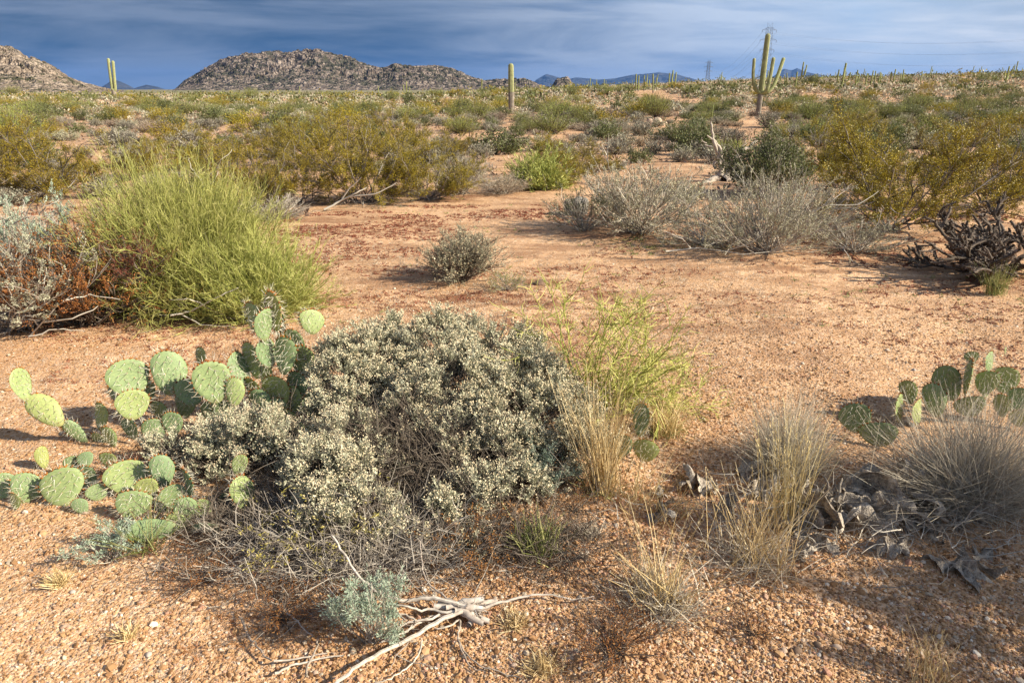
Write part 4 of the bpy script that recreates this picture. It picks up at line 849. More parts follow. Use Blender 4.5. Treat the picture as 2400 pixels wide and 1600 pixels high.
tubes(mb, grow(rng, np.repeat((hubp + [.03, 0, 0])[None], 60, 0) + rng.normal(size=(60, 3)) * .008, fan(rng, 60, .6, 1.9, -1.2, 1.2), .05, 5, .2), .0012, .0006, 0, rng.random(60), 3)
mb.obj('root_crown', M['driftwood'], root)
def stick(pts, z, r0, r1, label, mat='driftwood', tone=.5):
    o_ = G(pts[0][0] / 2.352 + 500, pts[0][1] / 2.352 + 1160); r = empty('fallen_stick', tuple(o_)); tag(r, label, 'stick')
    limb(pts, z, r0, r1, 'stick', r, np.array(r.location), mat, tone, 1)
stick([(330, 920), (500, 893), (625, 868)], .02, .0035, .002, 'upper of two pale straight sticks lying left of the small blue-green sprig')
stick([(340, 982), (430, 940), (520, 918), (640, 890), (725, 878)], .02, .004, .002, 'lower of two pale sticks lying left of the small blue-green sprig')
stick([(150, 670), (185, 760), (240, 835), (320, 915)], .02, .0045, .003, 'dark bent stick running down to the pale sticks', tone=.05)
stick([(630, 510), (680, 560), (725, 600)], .05, .003, .0015, 'short pale stick poking out above the blue-green sprig')
stick([(410, 650), (480, 718), (550, 780)], .03, .003, .0015, 'short pale stick crossing the orange-brown tuft')
stick([(510, 1000), (520, 940), (560, 860), (575, 800)], .02, .004, .003, 'thick dark stick crossing under the two pale sticks', tone=.05)

# small plants in front
def sh(seed, px, py, label, name, H, R, leafmat, nl, leafsz, cat='shrub', z=0.0, **kw):
    o = fit(make_twig_shrub(seed, name, H, R, leafmat, nl, leafsz, **kw), H, R); tag(o, label, cat); p = G(px, py) if py > 600 else T(px, py); p[2] = float(Hgt(p[0], p[1])) + z; place(o, p, seed * .7); return o
sh(81, 870, 1510, 'small blue-green leafy sprig growing beside the bleached root', 'blue_green_sprig', .22, .12, 'bluesage', 5200, .011, stems=22, tiltmax=.9, rad=.002, leafw=.28, twigmat='grey_twig')
sh(82, 265, 1310, 'feathery blue-green sprig below the low prickly pear', 'blue_green_sprig', .13, .11, 'bluesage', 2600, .010, stems=14, tiltmax=1.2, rad=.0016, leafw=.28)
sh(83, 1290, 1140, 'small dense blue-green plant tucked at the right foot of the flowering grey shrub', 'blue_green_sprig', .19, .12, 'bluesage', 5200, .010, stems=26, tiltmax=1.0, rad=.002, leafw=.28)
sh(84, 1440, 1530, 'low rust-orange feathery plant on the gravel at the bottom centre', 'rust_feathery_plant', .12, .17, 'rust', 2600, .007, stems=60, twigmat='dark_twig', tiltmax=1.35, rad=.0012, leafw=.25, n3=30)
sh(85, 660, 1450, 'orange-brown dried plant left of the blue-green sprig', 'rust_feathery_plant', .11, .17, 'rust', 2800, .007, stems=60, twigmat='dark_twig', tiltmax=1.4, rad=.0012, leafw=.25, n3=30)
sh(86, 1760, 1480, 'small faint rust plant on the gravel at the lower right', 'rust_feathery_plant', .07, .10, 'rust', 800, .006, stems=30, twigmat='dark_twig', tiltmax=1.4, rad=.001, leafw=.25)
sh(87, 1350, 1200, 'small rust plant right of the flowering grey shrub', 'rust_feathery_plant', .10, .12, 'rust', 1300, .006, stems=40, twigmat='dark_twig', tiltmax=1.4, rad=.001, leafw=.25)
sh(88, 470, 1360, 'orange-brown low plant beneath the dead stems at the front left', 'rust_feathery_plant', .08, .16, 'rust', 1600, .007, stems=50, twigmat='dark_twig', tiltmax=1.45, rad=.0012, leafw=.3)
sh(89, 1100, 1300, 'rusty brown plant under the front of the flowering grey shrub', 'rust_feathery_plant', .14, .20, 'rust', 2200, .008, stems=60, twigmat='dark_twig', tiltmax=1.3, rad=.0013, leafw=.3)
sh(90, 330, 1110, 'dark red-brown plant in the shade behind the low prickly pear', 'rust_feathery_plant', .10, .20, 'rustred', 2000, .008, stems=60, twigmat='dark_twig', tiltmax=1.4, rad=.0013, leafw=.3)
sh(91, 330, 1245, 'dark red-brown mat spreading under the low prickly pear', 'rust_feathery_plant', .05, .24, 'rustred', 3600, .006, stems=90, twigmat='dark_twig', tiltmax=1.5, rad=.001, leafw=.35)
sh(92, 1640, 1120, 'red-brown low mat between the tall straw grass and the golden stalks', 'rust_feathery_plant', .06, .18, 'rust', 2000, .006, stems=60, twigmat='dark_twig', tiltmax=1.5, rad=.001, leafw=.35)
sh(93, 760, 1300, 'yellow-green sprigs at the front of the flowering grey shrub', 'yellow_sprig_plant', .20, .26, 'yellowsprig', 1500, .012, stems=40, twigmat='dark_twig', tiltmax=1.2, rad=.0013, leafw=.3)

# middle distance, one by one
sh(101, 1085, 655, 'round grey shrub casting a shadow to the left on the open gravel', 'grey_rounded_shrub', .42, .36, 'sagedull', 16000, .012, stems=130, twigmat='dark_twig', tiltmin=.0, tiltmax=1.25, rad=.0035, t3=.5, n3=26, flowers=900, fsz=.005)
sh(102, 1190, 682, 'wispy pale green plant at the right foot of the round grey shrub', 'wispy_plant', .15, .18, 'greengrass', 1800, .010, stems=50, tiltmax=1.3, rad=.0015)
sh(103, 1500, 545, 'grey-green branching shrub behind the open gravel, right of centre', 'grey_branching_shrub', .84, .80, 'sagedull', 17000, .018, stems=90, bare=.2, rad=.007, lump=.3, tiltmax=1.3, flowers=500, fsz=.007)
sh(104, 1370, 540, 'low outer shrub at the left of the grey-green branching shrub', 'grey_branching_shrub', .50, .50, 'jojoba', 5000, .016, stems=40, bare=.3, rad=.005, tiltmax=1.35)
sh(105, 1790, 590, 'sprawling half-bare grey shrub with pale upright twigs before the creosote', 'grey_sprawling_shrub', .80, .80, 'sagedull', 17000, .017, stems=80, bare=.3, rad=.0055, lump=.35, tiltmax=1.35)
sh(106, 1660, 575, 'low tangle of grey twigs between the two grey shrubs', 'grey_sprawling_shrub', .40, .62, 'sagedull', 10000, .015, stems=70, bare=.3, rad=.005, lump=.35, tiltmax=1.45)
sh(107, 2000, 590, 'low grey twig tangle lying below the large right creosote', 'grey_sprawling_shrub', .34, .60, 'sagedull', 9000, .015, stems=80, bare=.3, rad=.005, lump=.35, tiltmax=1.5)
sh(108, 1880, 550, 'pale dead twiggy shrub under the left arm of the right creosote', 'grey_sprawling_shrub', .62, .66, 'sagedull', 1500, .014, stems=100, bare=.5, rad=.006, lump=.3, tiltmax=1.5)
sh(109, 1790, 460, 'round dark green leafy bush beside the dead snag', 'dark_green_bush', .90, .62, 'jojoba', 15000, .034, cat='bush', stems=90, tiltmin=0, tiltmax=1.3, rad=.008, leafw=.6, fluff=.02)
sh(110, 1180, 455, 'low tan-grey cushion plant in front of the bright green bush', 'tan_cushion_plant', .30, .46, 'tan', 9000, .015, stems=120, tiltmin=0, tiltmax=1.35, rad=.003)
sh(111, 1080, 455, 'thin grey twiggy shrub at the right end of the left creosotes', 'grey_thin_shrub', .62, .55, 'bursage', 4000, .014, stems=90, bare=.5, rad=.005)
sh(112, 640, 515, 'heap of grey dead twigs at the foot of the left creosotes', 'dead_twig_heap', .30, .48, None, 0, .01, stems=130, rad=.006, tiltmin=.5, tiltmax=1.5, cat='brush')
o = make_broom(113, 'green_grassy_bush', .62, .62, 7000, rad=.0045, dead=60); fit(o, .58, .56); tag(o, 'bright green grassy bush in the middle behind the open gravel', 'bush'); place(o, T(1268, 440), 1)
sh(114, 1440, 320, 'grey rounded bush with a dark hollow right of centre in the middle distance', 'grey_rounded_bush', .6, .7, 'bursage', 6000, .03, stems=60, rad=.006, leafw=.5)
sh(115, 1600, 335, 'broad dark olive bush left of the dead snag', 'olive_bush', .7, 1.0, 'jojoba', 9000, .035, stems=70, rad=.006, leafw=.6, cat='bush')
sh(116, 90, 640, 'grey dead twigs sticking up at the left edge behind the rust red shrub', 'dead_twig_heap', .55, .5, None, 0, .01, stems=40, rad=.008, tiltmin=.1, tiltmax=1.2, cat='brush')

def bare(Y, lines, label, r0=.006, mat='grey_twig'):
    o_ = P(lines[0][0][0], lines[0][0][1], Y); rt = empty('bare_branch', tuple(o_)); tag(rt, label, 'dead branch')
    for k_, ln in enumerate(lines):
        q = np.array([P(x, y, Y + (.05 * math.sin(i_ * 2.1 + k_))) for i_, (x, y) in enumerate(ln)]) - o_; t = np.linspace(0, len(q) - 1, (len(q) - 1) * 4 + 1); q = np.stack([np.interp(t, np.arange(len(q)), q[:, c]) for c in range(3)], 1) + Rn(k_).normal(size=(len(t), 3)) * .004
        mb = MB(); tubes(mb, q, r0 * (1 if k_ == 0 else .7), r0 * .3, 0, .95, 5); mb.obj('branch', M[mat], rt)
bare(4.7, [[(20, 560), (32, 525), (62, 508), (115, 505)], [(60, 508), (72, 480), (86, 462)], [(92, 506), (108, 484), (140, 470)], [(50, 512), (56, 488), (54, 470)]], 'pale forked branch sticking out above the thorny shrub at the left edge')
bare(5.5, [[(455, 500), (478, 452), (470, 420), (448, 395), (440, 372)], [(472, 425), (505, 400), (520, 375), (545, 350)], [(476, 440), (500, 428), (512, 405)]], 'pale bare branch rising behind the top of the big green bush')
bare(4.1, [[(40, 860), (60, 800), (120, 730), (170, 690)], [(90, 765), (60, 720), (10, 690)], [(120, 730), (100, 680), (110, 630)], [(100, 755), (170, 745), (230, 720)], [(70, 790), (130, 770), (200, 775)], [(150, 705), (210, 690), (280, 700)]], 'long pale dead branch curving down to the gravel at the left edge', .008)
bare(4.3, [[(400, 740), (450, 728), (520, 690), (560, 675)], [(420, 735), (470, 760), (560, 768)], [(480, 715), (440, 700), (400, 705)]], 'pale dead branch lying across the foot of the big green bush', .007)
bare(9.0, [[(760, 492), (800, 470), (835, 452), (860, 440)], [(800, 470), (820, 440), (850, 415)], [(820, 462), (880, 455), (930, 430)]], 'pale bent branch leaning out from the foot of the left creosotes', .016)
bare(6.9, [[(1850, 560), (1900, 500), (1950, 470), (1990, 440)], [(1900, 500), (1880, 460), (1900, 420)], [(1930, 482), (2010, 480), (2060, 450)], [(1880, 520), (1820, 500), (1780, 450)], [(1860, 545), (1960, 540), (2040, 520)]], 'pale dead branches reaching up before the large right creosote', .010)
bare(6.4, [[(1560, 590), (1640, 580), (1740, 596), (1830, 588)], [(1700, 590), (1760, 570), (1800, 540)], [(1620, 582), (1600, 560), (1560, 545)]], 'pale dead branch lying on the gravel below the sprawling grey shrubs', .009)
# creosote bushes
CP = [make_creosote(121), make_creosote(122, 1.4, 1.3), make_creosote(123, 1.4, 1.5, 56000, (-.25, 0, 0), .019, 18)]
for cpr in CP: fit(cpr, 1.0, 1.0)
cre = [(0, 110, 462, 1.10, 1.15, 'broad creosote bush at the left edge behind the thorny shrub'), (1, 330, 420, .70, .8, 'creosote bush just behind the big green bush'),
       (1, 560, 500, .95, .85, 'creosote bush behind the right shoulder of the big green bush'), (0, 700, 478, .92, .80, 'creosote bush with grey twig heap at its foot left of the dark gap'),
       (1, 860, 478, 1.15, 1.0, 'tall creosote bush with pale bent branches at its base, left of centre'), (0, 1010, 470, .95, .85, 'right-hand creosote bush of the left thicket beside the gravel'),
       (1, 760, 390, 1.15, 1.1, 'creosote bush rising at the back of the left thicket'), (0, 930, 380, 1.25, 1.0, 'tall creosote bush at the back right of the left thicket'),
       (0, 480, 400, .85, 1.1, 'low creosote bush at the back of the left thicket beyond the green bush'), (1, 10, 400, 1.0, 1.0, 'creosote bush at the far left edge behind the broad one'),
       (1, 1310, 428, .80, .85, 'creosote bush behind the bright green grassy bush'), (0, 1390, 400, .50, .6, 'small creosote bush right of the bright green grassy bush'),
       (2, 2085, 540, 1.28, 1.25, 'large spreading creosote with sweeping grey trunks on the right'), (0, 2330, 500, 1.20, 1.0, 'dense creosote bush at the right edge behind the cholla'),
       (1, 1960, 440, 1.12, .95, 'creosote bush standing behind the large spreading one'), (0, 2240, 430, 1.15, .9, 'creosote bush rising behind the right edge creosote'),
       (1, 640, 370, .8, .9, 'small creosote bush in the gap behind the left thicket'), (0, 1050, 385, .75, .7, 'small creosote bush at the back behind the grey twiggy shrub'), (1, 2010, 330, .95, .8, 'creosote bush topping the slope behind the right creosotes')]
for i, (k, px, py, H, Wd, lab) in enumerate(cre):
    o = CP[k] if i in (0, 1, 12) else copy_tree(CP[k]); tag(o, lab, 'creosote bush', 'large creosote bushes around the clearing')
    place(o, T(px, py), (i * 1.7) if k < 2 else 0.2, (Wd, Wd, H * .96))

# cholla on the right edge
def make_cholla(seed):
    rng = Rn(seed); root = empty('cholla_cactus'); b = MB(); sp = MB()
    n = 21; d = np.concatenate([nrm(np.stack([rng.uniform(-1.2, -.3, 13), rng.uniform(-.6, .5, 13), rng.uniform(.05, .6, 13)], 1)), fan(rng, 8, .1, 1.0)])
    P1 = grow(rng, rng.normal(size=(n, 3)) * [.07, .07, 0] + [0, 0, .03], d, np.concatenate([rng.uniform(.45, .75, 13), rng.uniform(.4, .6, 8)]), 9, .2, (0, 0, .05)); P1[..., 2] = np.maximum(P1[..., 2], .03)
    lv = [(P1, .014, .011)]
    s, dd, _ = sprout(rng, P1, 210, .15, 1, .8); P2 = grow(rng, s, dd, rng.uniform(.10, .24, 210), 6, .2, (0, 0, .14)); lv.append((P2, .0115, .009))
    s, dd, _ = sprout(rng, P2, 300, .3, 1, .8); P3 = grow(rng, s, dd, rng.uniform(.05, .12, 300), 5, .2, (0, 0, .09)); lv.append((P3, .010, .007))
    for Pp, a, c in lv:
        m = len(Pp); K = Pp.shape[1]; Q = Pp
        rr = np.tile(np.array([1, .8]), K)[:K]
        tubes(b, Q, a, c, 0, rng.random(m), 7)
        cnt = m * K * 9; q, dq, _ = sprout(rng, Q, cnt, 0, 1, 1.45); 
        blobs(b, rng, q[::3] + dq[::3] * a * .85, a * .32, 0, .3 + .5 * rng.random(len(q[::3])), .3)
        tubes(sp, grow(rng, q + dq * a * .7, dq, rng.uniform(.010, .022, len(q)), 2, .1), .0011, .0005, 0, rng.random(len(q)), 3)
    b.obj('jointed_stems', M['cholla'], root); sp.obj('spines', M['chollaspine'], root); return root
M['cholla'] = plant_mat('cholla_skin', st((0.045, 0.032, 0.022), (0.085, 0.062, 0.045), (0.14, 0.105, 0.08)), rough=.8, noise=.3, nscale=30)
o = make_cholla(131); tag(o, 'dark spiny cholla cactus with crooked jointed arms at the right edge', 'cactus'); fit(o, .55, .74); place(o, G(2360, 645), 0, 1)

# hedgehog cactus, boulder, snag, yuccas
def ribbed(mb, path, radii, ribs=12, amp=.09, mats=None, spl=4):
    path = np.asarray(path, float); K = len(path); tg = nrm(np.gradient(path, axis=0)); ref = np.array([0.0, 1.0, 0.0])
    a = nrm(np.cross(tg, ref)); b_ = np.cross(tg, a); ns = ribs * spl; th = np.arange(ns) * 2 * PI / ns; ph = (np.arange(ns) % spl) / spl
    rib = 1 + amp * (np.cos(ph * 2 * PI)); V = path[:, None] + (np.asarray(radii)[:, None] * rib)[:, :, None] * (np.cos(th)[:, None] * a[:, None] + np.sin(th)[:, None] * b_[:, None])
    idx = np.arange(K * ns).reshape(K, ns); nx = np.roll(idx, -1, 1); F = np.stack([idx[:-1], nx[:-1], nx[1:], idx[1:]], -1).reshape(-1, 4)
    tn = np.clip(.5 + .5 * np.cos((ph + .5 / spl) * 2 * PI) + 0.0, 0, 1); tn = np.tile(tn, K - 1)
    mt = np.zeros(K - 1, int) if mats is None else np.asarray(mats)
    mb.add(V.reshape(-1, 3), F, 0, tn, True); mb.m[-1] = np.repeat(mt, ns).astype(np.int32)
def column(mb, p0, p1, r, ribs=12, K=10, taper=.92, bark=0, spl=4):
    t = np.linspace(0, 1, K); path = np.array(p0)[None] * (1 - t)[:, None] + np.array(p1)[None] * t[:, None]
    rad = r * (taper + (1 - taper) * np.sin(t * PI)) ; ext = np.array([.25, .5, .75, .92, 1.0]); top = path[-1] + (path[-1] - path[-2]) / np.linalg.norm(path[-1] - path[-2]) * r * ext[:, None]
    path = np.concatenate([path, top]); rad = np.concatenate([rad, rad[-1] * np.sqrt(np.clip(1 - ext ** 2, .002, 1))])
    ribbed(mb, path, rad, ribs, mats=[1 if (i / K) < bark else 0 for i in range(len(path) - 1)], spl=spl)
hp = T(1350, 505); r = empty('hedgehog_cactus', tuple(hp)); tag(r, 'small cluster of short grey spiny barrel stems on the gravel beside the grey-green shrub', 'cactus')
for dx, dy, h in ((-.08, 0, .15), (0, -.03, .17), (.08, .02, .16), (.03, .08, .17), (-.03, .07, .14)):
    mb = MB(); column(mb, (dx, dy, -.01), (dx * 1.3, dy * 1.2, h), .055, 12); rng = Rn(int(abs(dx) * 1000 + 5)); n = 500
    a = rng.uniform(0, 6.28, n); z = rng.uniform(0, h + .03, n); q = np.stack([dx + .057 * np.cos(a), dy + .057 * np.sin(a), z], 1); tubes(mb, grow(rng, q, np.stack([np.cos(a), np.sin(a), .3 + 0 * a], 1), .022, 2, .4), .001, .0005, 0, 1.0, 3)
    mb.obj('stem', M['hedgehog'], r).data.materials.append(M['hedgehog'])
def rock(name, px, py, size, label, seed, cols=None, mat=None):
    import bmesh
    bm = bmesh.new(); bmesh.ops.create_icosphere(bm, subdivisions=4 if size[0] > .05 else 2, radius=1)
    V = np.array([v.co[:] for v in bm.verts]); n = 1 + .35 * fbm(V[:, 0] * 1.5 + seed, V[:, 1] * 1.5 + V[:, 2] * 1.1, seed, 4) + .12 * fbm(V[:, 0] * 6, V[:, 1] * 6 + V[:, 2] * 5, seed + 2, 3)
    for v, k in zip(bm.verts, n): v.co *= k
    me = bpy.data.meshes.new(name); bm.to_mesh(me); bm.free(); me.materials.append(mat or M['stone']); o = bpy.data.objects.new(name, me); C.objects.link(o)
    for p_ in me.polygons: p_.use_smooth = True
    p = T(px, py); o.location = (p[0], p[1], p[2] + size[2] * .25); o.scale = size; o.rotation_euler = (0, 0, seed); tag(o, label, 'rock'); return o
M['stone'] = plant_mat('brown_stone', st((.20, .13, .085), (.20, .13, .085)), rough=.9, noise=.45, nscale=9)
M['palestone'] = plant_mat('pale_stone', st((.46, .33, .24), (.46, .33, .24)), rough=.9, noise=.3, nscale=5)
rock('stone', 1268, 668, (.068, .05, .03), 'flat oval brown stone alone on the open gravel right of the round grey shrub', 4)
for i, (px, py, s) in enumerate([(1502, 303, .20), (1522, 290, .19), (1540, 288, .22), (1556, 296, .17)]):
    rock('boulder', px, py, (s, s * .8, s * .9), ['tall pale boulder at the left of the rock pile below the round olive bush', 'left of the middle boulders in the rock pile', 'largest pale boulder in the middle of the rock pile', 'small pale boulder at the right end of the rock pile'][i], 7 + i, mat=M['palestone'])
M['whitestone'] = plant_mat('white_quartz', st((.44, .37, .31), (.44, .37, .31)), rough=.7, noise=.2, nscale=60)
for i, (px, py, s, mt, lab) in enumerate([(350, 1538, .011, 'whitestone', 'small white quartz stone on the gravel in the front left corner'), (308, 1300 + 232, .009, 'palestone', 'small pinkish stone just left of the white quartz stone'), (1868, 1530, .016, 'stone', 'dark brown stone in the small hollow at the lower right'),
    (1914, 1516, .013, 'stone', 'second dark stone at the right side of the small hollow'), (1962, 1518, .014, 'palestone', 'flat pinkish stone right of the small hollow at the lower right'), (1584, 1206, .013, 'palestone', 'round pink stone above the open straw grass tuft'),
    (2142, 868, .014, 'whitestone', 'small white stone on the open gravel left of the right prickly pear'), (172, 1392, .011, 'whitestone', 'pale flat stone right of the tiny grass tuft at the front left'), (34, 1385, .011, 'stone', 'small dark stone at the left edge of the front gravel'),
    (1836, 1530, .012, 'palestone', 'pink stone at the left rim of the small hollow'), (740, 1580, .010, 'palestone', 'pinkish stone between the lower root limbs at the bottom'), (1205, 1560, .010, 'palestone', 'orange-pink stone left of the tiny grass tuft at the bottom'),
    (590, 1440, .009, 'palestone', 'pale stone among the orange-brown litter at the front'), (1710, 1390, .011, 'palestone', 'pinkish stone below the large straw grass tuft')]):
    rock('stone', px, py, (s, s * .8, s * .6), lab, 30 + i, mat=M[mt])
sg = T(1680, 425); r = empty('dead_snag', tuple(sg)); tag(r, 'forked grey dead tree trunk with broken pale branches right of centre', 'dead tree'); dist = sg[1]
def wpath(pts, o_, dist, dz=()):
    out = []
    for i, p in enumerate(pts): out.append(P(p[0], p[1], dist + (p[2] if len(p) > 2 else 0)) - o_)
    out = np.array(out); tt = np.linspace(0, len(out) - 1, (len(out) - 1) * 3 + 1); return np.stack([np.interp(tt, np.arange(len(out)), out[:, c]) for c in range(3)], 1)
for pts, r0, r1 in (([(1682, 425), (1690, 395), (1682, 355), (1672, 325), (1668, 300), (1665, 285)], .06, .012), ([(1690, 412), (1695, 385), (1690, 350), (1676, 330), (1658, 318)], .05, .012),
                    ([(1672, 395), (1678, 375), (1688, 360)], .03, .015), ([(1700, 418, .1), (1720, 385, .2), (1742, 350, .3), (1760, 342, .3), (1778, 325, .4)], .07, .02), ([(1738, 352, .3), (1745, 335, .3), (1748, 325, .3)], .02, .008),
                    ([(1675, 418), (1640, 440, -.3), (1600, 455, -.5)], .08, .05), ([(1664, 345), (1650, 335), (1643, 322)], .02, .006), ([(1690, 425), (1720, 418, .1), (1745, 410, .2)], .09, .06)):
    mb = MB(); q = wpath(pts, sg, dist); q = q + Rn(len(pts)).normal(size=q.shape) * .012; tubes(mb, q, r0 * .8, r1 * .9, 0, .35, 8); mb.obj('branch', M['driftwood'], r)
def yucca(px, py, h, label, i):
    rng = Rn(150 + i); p = T(px, py); r = empty('yucca', tuple(p)); tag(r, label, 'yucca', 'small yuccas beside the dead snag'); mb = MB(); d = fan(rng, 130, .1, 1.5)
    Pp = grow(rng, np.zeros((130, 3)) + [0, 0, h * .3], d, rng.uniform(.7, 1, 130) * h * .75, 3, .03, (0, 0, -.02)); tubes(mb, Pp, h * .022, h * .003, 0, .4 + .6 * rng.random(130), 3); mb.obj('leaves', M['palo'], r)
yucca(1692, 372, .52, 'spiky yucca directly behind the dead snag', 0); yucca(1728, 372, .50, 'spiky yucca right of the dead snag', 1)

# ------------------------------------------------------------------ saguaros
def where(pos, s):
    px = 1200 + pos[0] / pos[1] * 1705; y = pos[1]
    lm = [(-400, 'at the far left'), (230, 'under the boulder hill'), (405, 'under the gap between the hills'), (620, "before the mountain's left foot"), (860, 'before the mountain summit'), (1120, "before the mountain's right end"), (1260, 'around the lone saguaro column'),
          (1480, 'under the blue range'), (1700, 'before the small pylon'), (1860, 'around the big armed saguaro'), (2100, 'on the right slope'), (9999, 'near the right edge')]
    lmk = [l for k, l in lm if px >= (-9999 if k == -400 else 0) and px < k] or ['near the right edge']
    d = 'nearest' if y < 18 else 'near' if y < 30 else 'mid-distance' if y < 50 else 'distant' if y < 80 else 'farthest'
    return ('small ' if s < .75 else 'large ' if s > 1.05 else ''), d, lmk[0]
def mk_sag(H, r, arms=(), ribs=14, bark=.0, hi=True, lean=0.0, K=16):
    root = empty('saguaro'); mb = MB(); column(mb, (-lean * .5, 0, -.1), (lean * .5, 0, H - r * .8), r, ribs, K, .9, bark, 4 if hi else 2)
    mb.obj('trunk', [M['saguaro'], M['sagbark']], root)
    for (side, z0, out, z1, dy, ar, up) in arms:   # leaves the trunk at z0, elbow at out, tip height z1
        am = MB(); t = np.linspace(0, 1, 9); sx = side
        x = sx * (r * .5 + (out - r * .5) * np.sin(t * PI / 2)); z = z0 + (1 - np.cos(t * PI / 2)) * out * up; y = dy * t
        path = np.stack([x + (lean * (z0 / H - .5)), y, z], 1); e = path[-1]; tt = np.linspace(0, 1, 8)[1:]
        path = np.concatenate([path, np.stack([e[0] + sx * (z1 - e[2]) * .10 * tt * (2 if out > r * 3 and side > 0 and up > 1 else .3), e[1] + 0 * tt, e[2] + (z1 - ar - e[2]) * tt], 1)])
        ext = np.array([.3, .6, .85, 1.0]); path = np.concatenate([path, path[-1] + np.array([0, 0, ar]) * ext[:, None]]); rad = np.full(len(path), ar); rad[:5] *= np.linspace(.75, 1, 5)
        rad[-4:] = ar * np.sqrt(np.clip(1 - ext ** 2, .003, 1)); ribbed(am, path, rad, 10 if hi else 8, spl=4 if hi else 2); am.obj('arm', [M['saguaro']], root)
    return root
def sagpos(px, pyb):
    p = T(px, pyb, 165); return p
def scale_for(p, pxh): return pxh / 1705 * p[1] * 1.0
# the big five-armed one
p = sagpos(1776, 278); H = 4.35 * p[1] / 36.0 * (198 / 198)
H = (P(1785, 80, p[1])[2] - p[2]); s = p[1] / 1705
o = mk_sag(H, 5.7 * s, (), 16, .30, True, lean=.03, K=26)
def sag_arm(root, pts, r_, foot):
    q = np.array([[(x - 1777) * s, dy, (foot - y) * s] for x, y, dy in pts]); t = np.linspace(0, len(q) - 1, 26); P_ = np.stack([np.interp(t, np.arange(len(q)), q[:, c]) for c in range(3)], 1)
    for _ in range(3): P_[1:-1] = (P_[:-2] + P_[1:-1] * 2 + P_[2:]) / 4
    e = (P_[-1] - P_[-3]); e /= np.linalg.norm(e); ext = np.array([.3, .6, .85, 1.]); P_ = np.concatenate([P_, P_[-1] + e * ext[:, None] * r_])
    rad = np.full(len(P_), r_); rad[:6] *= np.linspace(.8, 1, 6); rad[-4:] = r_ * np.sqrt(np.clip(1 - ext ** 2, .003, 1)); am = MB(); ribbed(am, P_, rad, 10); am.obj('arm', [M['saguaro']], root)
sag_arm(o, [(1777, 222, 0), (1768, 219, -.1), (1758, 205, -.15), (1752, 185, -.15), (1751, 149, -.1)], 3.3 * s, 278)
sag_arm(o, [(1777, 222, 0), (1766, 216, .15), (1760, 200, .25), (1758, 180, .3), (1757, 156, .3)], 3.0 * s, 278)
sag_arm(o, [(1778, 222, -.05), (1786, 216, -.3), (1788, 195, -.35), (1790, 170, -.35), (1791, 148, -.35)], 3.8 * s, 278)
sag_arm(o, [(1780, 222, 0), (1792, 219, -.1), (1804, 205, -.1), (1812, 178, -.05), (1820, 148, 0)], 3.9 * s, 278)
tag(o, 'big saguaro with raised arms in front of the power pylon', 'saguaro'); place(o, p)
p = sagpos(1198, 267); H = P(1198, 150, p[1])[2] - p[2]; o = mk_sag(H, 6.3 * p[1] / 1705, (), 14, .45, True, -.03, 26); tag(o, 'single armless saguaro column standing left of centre of the plain', 'saguaro'); place(o, p)
p = sagpos(266, 212); p[1] = 105; p[0] = ray(266, 212)[0] / ray(266, 212)[1] * 105; p[2] = float(Hgt(p[0], p[1])); s = p[1] / 1705; H = P(266, 138, 105)[2] - p[2]
r = empty('saguaro', tuple(p)); tag(r, 'twin-stemmed saguaro against the sky between the two hills', 'saguaro')
m1 = MB(); column(m1, (0, 0, 0), (.02, 0, 22 * s), 4.0 * s, 12, 8, .95, 1.0); m1.obj('trunk', [M['saguaro'], M['sagbark']], r)
m2 = MB(); column(m2, (-2.6 * s, 0, 20 * s), (1.5 * s, 0, H - 2 * s), 3.1 * s, 12, 12); m2.obj('arm', [M['saguaro'], M['sagbark']], r)
m3 = MB(); ribbed(m3, np.array([(1, 0, 19), (3.2, 0, 22), (5, 0, 26), (5.6, 0, 32)] + [(5.6 + 5.5 * k / 8, 0, 32 + (H / s - 38) * k / 8) for k in range(1, 9)] + [(11.2, 0, H / s - 4.8), (11.3, 0, H / s - 4)]) * s, np.array([2.9] * 12 + [2.0, .2]) * s, 12); m3.obj('arm', [M['saguaro']], r)
def arm2(kind, H, r):
    if kind == 0: return ()
    if kind == 1: return ((-1, H * .26, H * .15, H * .78, 0, r * .75, 1.0), (1, H * .30, H * .16, H * .70, .1, r * .75, 1.0))
    if kind == 2: return ((1, H * .24, H * .14, H * .85, 0, r * .85, 1.0),)
    if kind == 3: return ((-1, H * .27, H * .19, H * .66, 0, r * .7, .8), (1, H * .24, H * .17, H * .76, 0, r * .7, .9), (1, H * .38, H * .09, H * .84, .2, r * .65, 1.2))
    return ((-1, H * .26, H * .13, H * .76, 0, r * .75, 1.1),)
SP = [mk_sag(1.0, .031, arm2(k, 1.0, .031), 10, 0.12 if k == 0 else .2, False, 0, 10) for k in range(5)]
